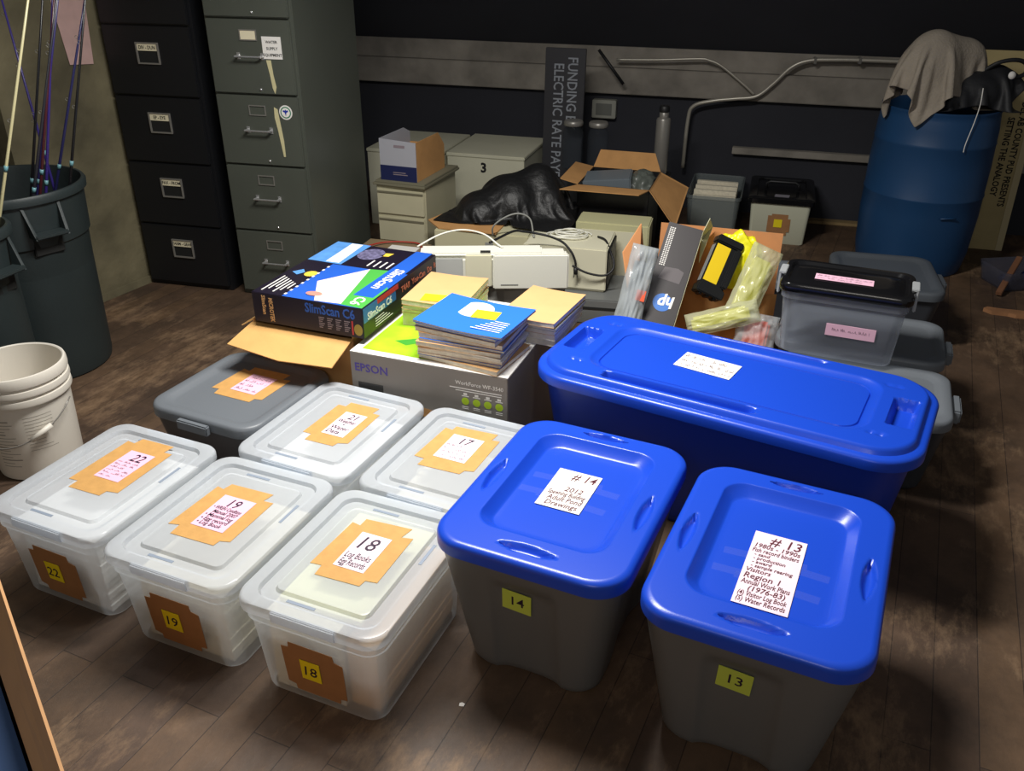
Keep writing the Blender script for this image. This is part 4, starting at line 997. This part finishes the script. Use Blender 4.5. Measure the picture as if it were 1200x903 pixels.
g.add([(-w_/2, -d_/2, 0), (w_/2, -d_/2, 0), (w_/2, -d_/2, h_-.01), (-w_/2, -d_/2, h_), (-w_/2, -d_/2+th, 0), (w_/2, -d_/2+th, 0), (w_/2, -d_/2+th, h_-.01), (-w_/2, -d_/2+th, h_)], [[0, 1, 2, 3], [7, 6, 5, 4], [0, 3, 7, 4], [1, 5, 6, 2], [3, 2, 6, 7], [0, 4, 5, 1]])
g.poly([(-w_/2, -d_/2+th, 0), (-w_/2, d_/2, 0), (-w_/2, d_/2, h_*.85), (-w_/2, d_/2-.07, h_), (-w_/2, -d_/2+th, h_)], th, 0); g.build('front_panel', mat('off_white_card', 'a9aab2', .7), t)
g = G(); g.poly([(w_/2-th, -d_/2+th, 0), (w_/2-th, d_/2, 0), (w_/2-th, d_/2, h_*.6), (w_/2-th, d_/2-.07, h_-.01), (w_/2-th, -d_/2+th, h_-.01)], th, 0)
g.box(-w_/2+th, w_/2-th, -d_/2+th, d_/2, 0, th); g.box(-w_/2+th, w_/2-th, d_/2-th, d_/2, 0, h_*.6); g.build('brown_side', M_card, t)
g = G(); g.box(-w_/2-.0006, w_/2+.0006, -d_/2-.0010, -d_/2-.0002, 0, .075); g.build('navy_band', mat('navy_print_band', '1c2450', .5), t)
g = G(); g.box(-.02, .04, -d_/2-.0010, -d_/2-.0002, .165, .178); g.box(-.03, .05, -d_/2-.0018, -d_/2-.0011, .03, .034); g.box(-.03, .04, -d_/2-.0018, -d_/2-.0011, .04, .044); g.build('small_print', mat('dim_print', '8c7f86', .5), t)
# low white chest
t = thing('metal_chest', 'low cream metal chest with a black numeral 3 beside the black sign', 'cabinet', (-.10, 5.02, 0), -17)
w_, d_, h_ = .46, .52, .455
t.location = RW(-1.405, 4.93); g = G(); g.box(-w_/2, w_/2, -d_/2, d_/2, 0, h_-.02, .003); g.build('body', mat('pale_cream_enamel', 'c8c6b0', .5, var=.05, scale=5), t)
g = G(); g.box(-w_/2-.004, w_/2+.004, -d_/2-.004, d_/2+.004, h_-.0195, h_, .003); g.build('lid', MATS['pale_cream_enamel'], t)
text('lettering', '3', .075, M_black, t, (-.01, -d_/2-.0006, h_-.10), (R(90), 0, 0), 'CENTER', bold=.003)
t2 = thing('metal_chest', 'second cream metal chest tucked behind the small white and navy box', 'cabinet', RW(-2.02, 4.98), -16)
g = G(); g.box(-w_/2, w_/2, -d_/2, d_/2, 0, h_-.02, .003); g.build('body', MATS['pale_cream_enamel'], t2)
g = G(); g.box(-w_/2-.004, w_/2+.004, -d_/2-.004, d_/2+.004, h_-.0195, h_, .003); g.build('lid', MATS['pale_cream_enamel'], t2)
t.location = RW(-1.535, 5.02); t.rotation_euler.z = R(-16)
# black sign standing against the beams
t = thing('sign_board', 'tall black sign standing on end with pale capital lettering', 'sign', (.285, 5.205, 0), rot=(R(-3), 0, R(-16)))
w_, h_ = .235, 1.0
g = G(); g.box(-w_/2, w_/2, -.012, .012, 0, h_, .003); g.build('panel', mat('charcoal_sign', '2b2b30', .5), t)
text('lettering', 'FUNDING BY', .082, M_signt, t, (.018, -.0135, h_-.045), (R(90), R(90), 0), bold=.001, sx=.82)
text('lettering', 'ELECTRIC RATE PAYERS', .082, M_signt, t, (-.062, -.0135, h_-.08), (R(90), R(90), 0), bold=.001, sx=.82)
# black cabinet/box the jars stand on
t = dev('equipment_crate', 'black crate carrying the two glass jars and the steel canister', 'crate', (.615, 5.02, 0), -16, .58, .15, .36, M_black, .004, 'body')
for k, (px, py) in enumerate(((.345, 5.095), (.485, 5.055))):
    t = thing('glass_jar', ['dark glass jar with a metal lid nearest the black sign', 'dark glass jar with a metal lid between its twin and the steel canister'][k], 'jar', (px, py, .361), 0, 'glass jars on the black crate')
    v, f = lathe([(.048, 0), (.058, .006), (.060, .03), (.060, .20), (.052, .225), (.048, .235), (.048, .25)], 32); new('jar_body', v, f, M_glass, t, True, 40)
    v, f = lathe([(.053, .242), (.056, .246), (.056, .262), (.050, .27), (.001, .272)], 32, True); new('jar_lid', v, f, M_steel, t, True, 40)
t = thing('steel_canister', 'slim upright steel canister to the right of the glass jars', 'canister', (.835, 4.955, .361))
v, f = lathe([(.038, 0), (.040, .004), (.040, .30), (.036, .31), (.026, .315), (.026, .34), (.022, .345), (.001, .346)], 32); new('canister_body', v, f, M_steel, t, True, 40)
v, f = lathe([(.028, .346), (.029, .35), (.029, .372), (.024, .378), (.001, .379)], 24); new('cap', v, f, M_black, t, True, 40)
t = thing('outlet_box', 'pale grey electrical box on the dark wall above the glass jars', 'electrical box', (0, 0, 0))
t.location = RW(-1.01, WV-.03, .595); t.rotation_euler = (0, 0, RY); g = G(); g.box(-.075, .075, -.03, .029, -.055, .055, .004); g.build('box', mat('dull_grey_box', '9a9a90', .6), t)
g = G(); g.box(-.05, .05, -.034, -.0302, -.035, .035, .001); g.build('cover', mat('dull_grey_cover', '6b6c66', .6), t)

# ------------------------------------------------------------------ barrel corner
t = thing('plastic_barrel', 'large blue plastic barrel with a canvas cloth on its top', 'barrel', (2.15, 4.52, 0))
v, f = lathe([(.250, 0), (.262, .004), (.268, .03), (.280, .10), (.290, .30), (.2895, .395), (.2925, .402), (.2925, .408), (.2895, .415), (.290, .56), (.286, .66), (.289, .667), (.286, .675), (.284, .74), (.278, .79), (.276, .815), (.280, .822), (.280, .83), (.270, .83), (.262, .80), (.255, .5), (.24, .02)], 72, True, True)
new('barrel_body', v, f, M_barrel, t, True, 50)
g = G(); g.tube([(-.02, -.30, .33), (.03, -.2995, .332), (.06, -.296, .33)], .004, 6); g.build('moulded_mark', M_barrel, t, True)
drape('canvas_cloth', M_rag, 'crumpled tan canvas cloth heaped on the blue barrel', 'cloth', (2.04, 4.44, 1.32), (.78, .64), (64, 54),
      [(2.01, 4.42, 1.00, .14, .11, .185), (1.94, 4.40, .96, .09, .10, .15), (2.14, 4.45, 1.06, .13, .07, .09), (2.05, 4.36, .90, .10, .07, .08)], .832, 24, 300, .010, 5, .004, .12, .86, (2.15, 4.52, .285))
t = thing('tool_bag', 'black bag with a strap handle standing on the blue barrel beside the cloth', 'bag', (2.27, 4.42, .832), 0)
M_nyl = mat('black_nylon', '1e1f22', .6, bump=.3, bscale=30)
o = drape('bag_body', M_nyl, None, None, (2.27, 4.42, 1.10), (.50, .42), (40, 34),
      [(2.24, 4.40, .90, .13, .09, .10), (2.33, 4.42, .93, .09, .08, .10), (2.15, 4.38, .88, .09, .07, .07)], .834, -15, 220, .008, 9, .004, .2, .9)
o.parent = t; o.location = Vector(o.location)-Vector((2.27, 4.42, .832))
g = G(); g.tube(smooth_path([(-.02, -.02, .17), (.03, -.05, .215), (.10, -.06, .23), (.16, -.05, .215), (.18, -.04, .17), (.13, -.05, .15), (.05, -.05, .15)]), .010, 8); g.build('strap', M_nyl, t, True)
v, f = lathe([(.001, .012), (.014, .008), (.018, 0)], 16); g = G(); g.add(v, f, Matrix.Translation((.09, -.09, .165)) @ Matrix.Rotation(R(80), 4, 'X')); g.build('white_button', M_white, t, True)
g = G(); g.tube(smooth_path([(2.20, 4.255, .95), (2.195, 4.235, .88), (2.185, 4.229, .80), (2.165, 4.222, .70), (2.163, 4.220, .66)]), .0022, 6)
tag(g.build('white_string', M_white, smooth=True), 'thin white string hanging down the front of the blue barrel', 'string')
# lettered cardboard panel at the right
t = thing('lettered_cardboard', 'tall pale cardboard panel with black capitals standing behind the blue barrel', 'cardboard', (2.555, 4.765, 0), rot=(R(-4), R(0), R(-16)))
M_palec = mat('pale_cardboard', 'b9a878', .8, var=.08, scale=8)
w_, h_ = .36, 1.05
g = G(); g.box(-w_/2, w_/2, -.004, .004, 0, h_, .001); g.build('panel', M_palec, t)
g = G(); g.box(w_/2, w_/2+.035, -.006, .006, 0, h_, .001); g.build('folded_edge', mat('paler_edge', 'cdbf96', .8), t)
text('lettering', 'DEL AB COUNTY PUD PRESENTS', .046, M_seam, t, (w_/2-.045, -.0052, .80), (R(90), R(90), 0), bold=.0012, sx=.82)
text('lettering', 'SETTING THE ANALOGY', .046, M_seam, t, (w_/2-.095, -.0052, .72), (R(90), R(90), 0), bold=.0012, sx=.82)
t = thing('clear_tray', 'dim clear plastic tray lying on the floor at the far right', 'tray', (2.60, 4.20, 0), 8)
rs = [setz(rr(.34-2*i, .24-2*i, .03), z) for z, i in ((0, .02), (.004, .016), (.10, 0), (.10, .004), (.008, .022))]
v, f = rings(rs, True, True); new('tray_body', v, f, frosted('dim_clear', '6a6a78', .5, .15, .3), t, True, 40)
v, f = lathe([(.001, 0), (.03, .002), (.04, .02), (.03, .035)], 16); g = G(); g.add(v, f, Matrix.Translation((-.08, 0, .01))); g.add(v, f, Matrix.Translation((.06, .02, .01))); g.build('blue_lump', mat('dim_blue', '30407a', .4), t, True)
g = G(); g.box(-.16, .16, -.014, .014, 0, .02, .002)
tag(g.build('wood_stick', mat('brown_stick', '7a5238', .7, var=.15, scale=10), loc=(2.50, 4.13, .06), rot=(R(0), R(-19), R(50))), 'thin brown wooden stick leaning on the clear tray', 'stick')
g = G(); P = [(-.10, .02), (-.07, -.015), (.0, -.02), (.03, -.035), (.14, -.03), (.15, .02), (.05, .03), (-.02, .03), (-.08, .04)]; g.poly([(p[0], p[1], 0) for p in P], .018)
tag(g.build('wood_offcut', mat('raw_wood', '9a6c48', .8, var=.2, scale=12), loc=(2.335, 3.79, 0), rot=(0, 0, R(-14))), 'splintered wood offcut lying on the dark floor at the right edge', 'wood')
g = G(); g.box(-.16, .16, -.035, .035, 0, .018, .003)
tag(g.build('wood_board', mat('pale_board', '8a7450', .8, var=.2, scale=10), loc=(1.98, 5.19, 0), rot=(0, 0, R(-15))), 'short pale board on the floor between black-lidded bin and barrel', 'wood')
g = G(); g.box(-.02, .02, -.02, .02, 0, .62, .004)
tag(g.build('wood_post', mat('brown_stick', '7a5238', .7), loc=(2.86, 4.52, 0)), 'brown wooden post standing at the far right edge', 'post')
for k, (px, py, lb) in enumerate(((-.115, 1.455, 'tiny white paper scrap on the floor in front of the tote marked 14'), (1.74, 3.10, 'tiny white scrap on the floor right of the slate-grey bins'), (1.93, 2.72, 'tiny pale scrap on the bare floor near the right edge'))):
    g = G(); g.poly([(-.006, -.004, 0), (.005, -.006, 0), (.008, .002, 0), (.001, .006, 0), (-.005, .004, 0)], .0015); tag(g.build('paper_scrap', M_white, loc=(px, py, .0)), lb, 'scrap')
# tray with red wire beside the grey cabinet
t = thing('parts_tray', 'shallow brown tray of papers and red wire behind the scanner box', 'tray', (-.60, 4.10, 0), -16)
g = G(); g.box(-.17, .17, -.13, .13, 0, .20, .004); g.build('tray_body', mat('brown_tray', '8f7a5c', .7), t)
g = G(); g.box(-.02, .13, -.08, .06, .2003, .203); g.build('paper', M_white, t)
g = G(); g.tube(smooth_path([(-.22, -.12, .19), (-.15, -.1, .215), (-.06, .06, .212), (.10, .10, .21), (.16, .0, .208)]), .004, 6); g.build('red_wire', mat('red_wire', 'b03028', .5), t, True)

# ------------------------------------------------------------------ bins, bucket and rods at the left
def can(label, loc, rt_, rb, h, yaw):
    t = thing('trash_can', label, 'trash can', loc, yaw)
    pr = [(rb-.01, 0), (rb, .006), (rb+.004, .03)]
    for k in range(1, 9): pr.append((rb+.004+(rt_-.035-rb)*k/9, .03+(h*.72-.03)*k/9))
    pr += [(rt_-.028, h*.73), (rt_-.020, h*.74), (rt_-.013, h-.05), (rt_-.012, h-.035), (rt_, h-.032), (rt_+.002, h-.010), (rt_-.004, h), (rt_-.014, h), (rt_-.02, h-.03), (rb-.006, .02)]
    v, f = lathe(pr, 64, True, True); new('can_body', v, f, M_can, t, True, 40)
    for a in (-38, 142):
        g = G(); M = Matrix.Rotation(R(a-90), 4, 'Z')
        yb = rt_-.018
        g.box(-.062, .062, yb-.002, yb+.050, h*.80, h*.80+.016, .004, M)
        for s in (-1, 1):
            g.add([(s*.062, yb-.004, h*.80), (s*.062, yb+.048, h*.80), (s*.072, yb-.002, h-.035), (s*.052, yb-.004, h*.80), (s*.052, yb+.046, h*.80), (s*.062, yb-.002, h-.035)], [[0, 1, 2], [5, 4, 3], [0, 3, 4, 1], [1, 4, 5, 2], [2, 5, 3, 0]], M)
        g.build('handle', M_can, t)
        g = G(); g.box(-.055, .055, yb-.020, yb-.004, h*.70, h*.80, .003, M); g.build('grip_pocket', M_seam, t)
    return t
can('dark green-grey trash can full of fishing rods by the concrete wall', (-1.93, 3.26, 0), .285, .238, .75, 0)
can('slimmer dark trash can cut off by the left edge of the photo', (-1.86, 2.80, 0), .165, .145, .72, 20)
rods = [
    ((-2.00, 2.86, .08), (-1.46, 3.02, 1.62), 'cfc79a', 'cream fishing rod leaning out of the slimmer trash can'),
    ((-2.03, 3.25, .06), (-1.555, 3.25, 1.58), '1c1c20', 'black fishing rod standing left of the purple rods'),
    ((-1.94, 3.22, .06), (-1.520, 3.26, 1.62), '3b2c78', 'purple fishing rod, the one furthest left of the two thick ones'),
    ((-2.06, 3.30, .06), (-1.500, 3.28, 1.60), '35306a', 'violet fishing rod crossing behind the purple one'),
    ((-1.97, 3.18, .06), (-1.500, 3.22, 1.58), '4a2026', 'dark red fishing rod crossing the purple rods'),
    ((-2.04, 3.36, .06), (-1.450, 3.42, 1.62), '2a2a58', 'dark blue fishing rod leaning right across the pink sheet'),
    ((-2.00, 3.12, .06), (-1.440, 3.16, 1.62), '2c2c34', 'grey fishing rod with silver guides leaning to the right'),
    ((-1.89, 3.25, .06), (-1.395, 3.25, 1.62), '18181a', 'black fishing rod standing furthest right in the can'),
    ((-1.80, 3.41, .06), (-1.825, 3.37, 1.50), '3a2f7a', 'violet fishing rod leaning left over the can rim'),
    ((-1.78, 3.08, .10), (-2.00, 3.12, 1.05), '3a1d1d', 'short dark brown fishing rod leaning far left'),
]
for a, b, col, lb in rods:
    a, b = Vector(a), Vector(b); t = thing('fishing_rod', lb, 'fishing rod', tuple(a)); t['group'] = 'fishing rods in the trash cans'
    d = b-a; m_ = mat('rod_'+col, col, .3)
    g = G(); g.tube([Vector((0, 0, 0)), d*.5, d], [.0075, .0055, .003], 8); g.build('blank', m_, t, True)
    g = G(); g.tube([d*.0, d*.36], [.013, .012], 10); g.build('grip', mat('black_grip', '15161a', .7), t, True)
    n_ = d.normalized(); side = n_.cross(Vector((0, 1, 0))).normalized()
    for k in (.62, .76, .88):
        c = d*k+side*.009; g = G(); g.tube([c+(side*cos(q)+n_*sin(q))*.0055 for q in [2*pi*j/12 for j in range(13)]],   .0010, 5); g.build('line_guide', M_steel, t, True)
    g = G(); wq = .44+.015*(len(lb) % 7); g.tube([d*wq, d*(wq+.012)], [.0072, .0072], 8); g.build('winding', mat('teal_winding', '6fa0a8', .4), t, True)
# bucket
t = thing('plastic_bucket', 'white plastic bucket with a wire bail cut off by the left edge', 'bucket', (-1.60, 2.50, 0))
h = .375; ro = .150
v, f = lathe([(.122, 0), (.128, .004), (.131, .02), (.139, .25), (.140, .272), (.149, .274), (.1505, .280), (.1485, .296), (.141, .299), (.141, .306), (.150, .308), (.151, .314), (.149, .328), (.142, .331), (.142, .338), (.150, .340), (.151, .348), (.150, .366), (.147, .3735), (.142, .375), (.138, .372), (.137, .33), (.127, .02), (.118, .012)], 72, True, True)
new('bucket_body', v, f, M_bucket, t, True, 40)
g = G()
def cyl_quad(g, a0, a1, z0, z1, r0):
    n = 4
    for i in range(n):
        p, q = a0+(a1-a0)*i/n, a0+(a1-a0)*(i+1)/n
        rz = lambda z: .131+(z-.02)*(.008/.23)+r0
        g.add([(rz(z0)*cos(R(p)), rz(z0)*sin(R(p)), z0), (rz(z0)*cos(R(q)), rz(z0)*sin(R(q)), z0), (rz(z1)*cos(R(q)), rz(z1)*sin(R(q)), z1), (rz(z1)*cos(R(p)), rz(z1)*sin(R(p)), z1)], [[0, 1, 2, 3]])
for k in range(15):
    z_ = .225-k*.012
    cyl_quad(g, -112, -112+random.choice((18, 26, 30)), z_, z_+.0022+.002*(k % 4 == 0), .0007)
    if k < 11: cyl_quad(g, -68, -68+random.choice((22, 30, 36)), z_+.008, z_+.0095, .0007)
g.build('printed_text', mat('faded_grey_print', '9c968c', .6), t)
g = G()
pts = []
for k in range(25):
    a = R(-205+ (k/24)*200); pts.append((.158*cos(a), .158*sin(a), .255-.115*sin(pi*k/24)))
g.tube(pts, .0022, 6); g.build('bail', M_steel, t, True)
g = G(); c0 = Vector(pts[17]); c1 = Vector(pts[20]); g.tube([c0, c1], .009, 10); g.build('bail_grip', M_bucket, t, True)
# carton at the lower left with blue lining
t = thing('open_carton', 'brown carton with a blue lining cut off at the lower left corner', 'box', (0, 0, 0))
a, b = Vector((-.886, 1.095, .45)), Vector((-.748, .918, .45)); dr_ = (b-a).normalized(); out = Vector((dr_.y*-1, dr_.x, 0)); out = -out if out.x < 0 else out
a = a-dr_*.18; b = b+dr_*.30
t.location = (a.x, a.y, 0); z0 = Vector((a.x, a.y, 0)); inn = -out
def loc_(p): return Vector(p)-z0
p = [a, b, b+inn*.4, a+inn*.4]
g = G()
for i in range(4):
    q0, q1 = p[i], p[(i+1) % 4]
    g.sheet([loc_((q0.x, q0.y, 0)), loc_((q1.x, q1.y, 0)), loc_((q1.x, q1.y, .45)), loc_((q0.x, q0.y, .45))], -.005)
g.build('carton_body', M_card, t)
A1 = Vector((-1.018, 1.337, .45)); B1 = Vector((-.705, .918, .45))
g = G(); A2_, B2_ = Vector((-.931, 1.223, .55)), Vector((-.645, .84, .55)); dd = (B2_-A2_).normalized(); oa, ob = A2_-dd*.06, B2_+dd*.2
g.sheet([loc_(a), loc_(oa), loc_(ob), loc_(b)], .005); g.build('side_flap', mat('shaded_side_cardboard', 'c89868', .85, var=.06, scale=10), t)
q = [x+inn*.006*(1 if i < 2 else -1) for i, x in enumerate(p)]
g = G(); g.add([tuple(loc_((x.x, x.y, .43))) for x in q]+[tuple(loc_((x.x, x.y, .42))) for x in q], [[0, 1, 2, 3], [7, 6, 5, 4], [0, 4, 5, 1], [1, 5, 6, 2], [2, 6, 7, 3], [3, 7, 4, 0]]); g.build('blue_lining', mat('navy_blue_lining', '33507c', .5), t)

for m in list(bpy.data.materials):
    if m.users == 0: bpy.data.materials.remove(m)
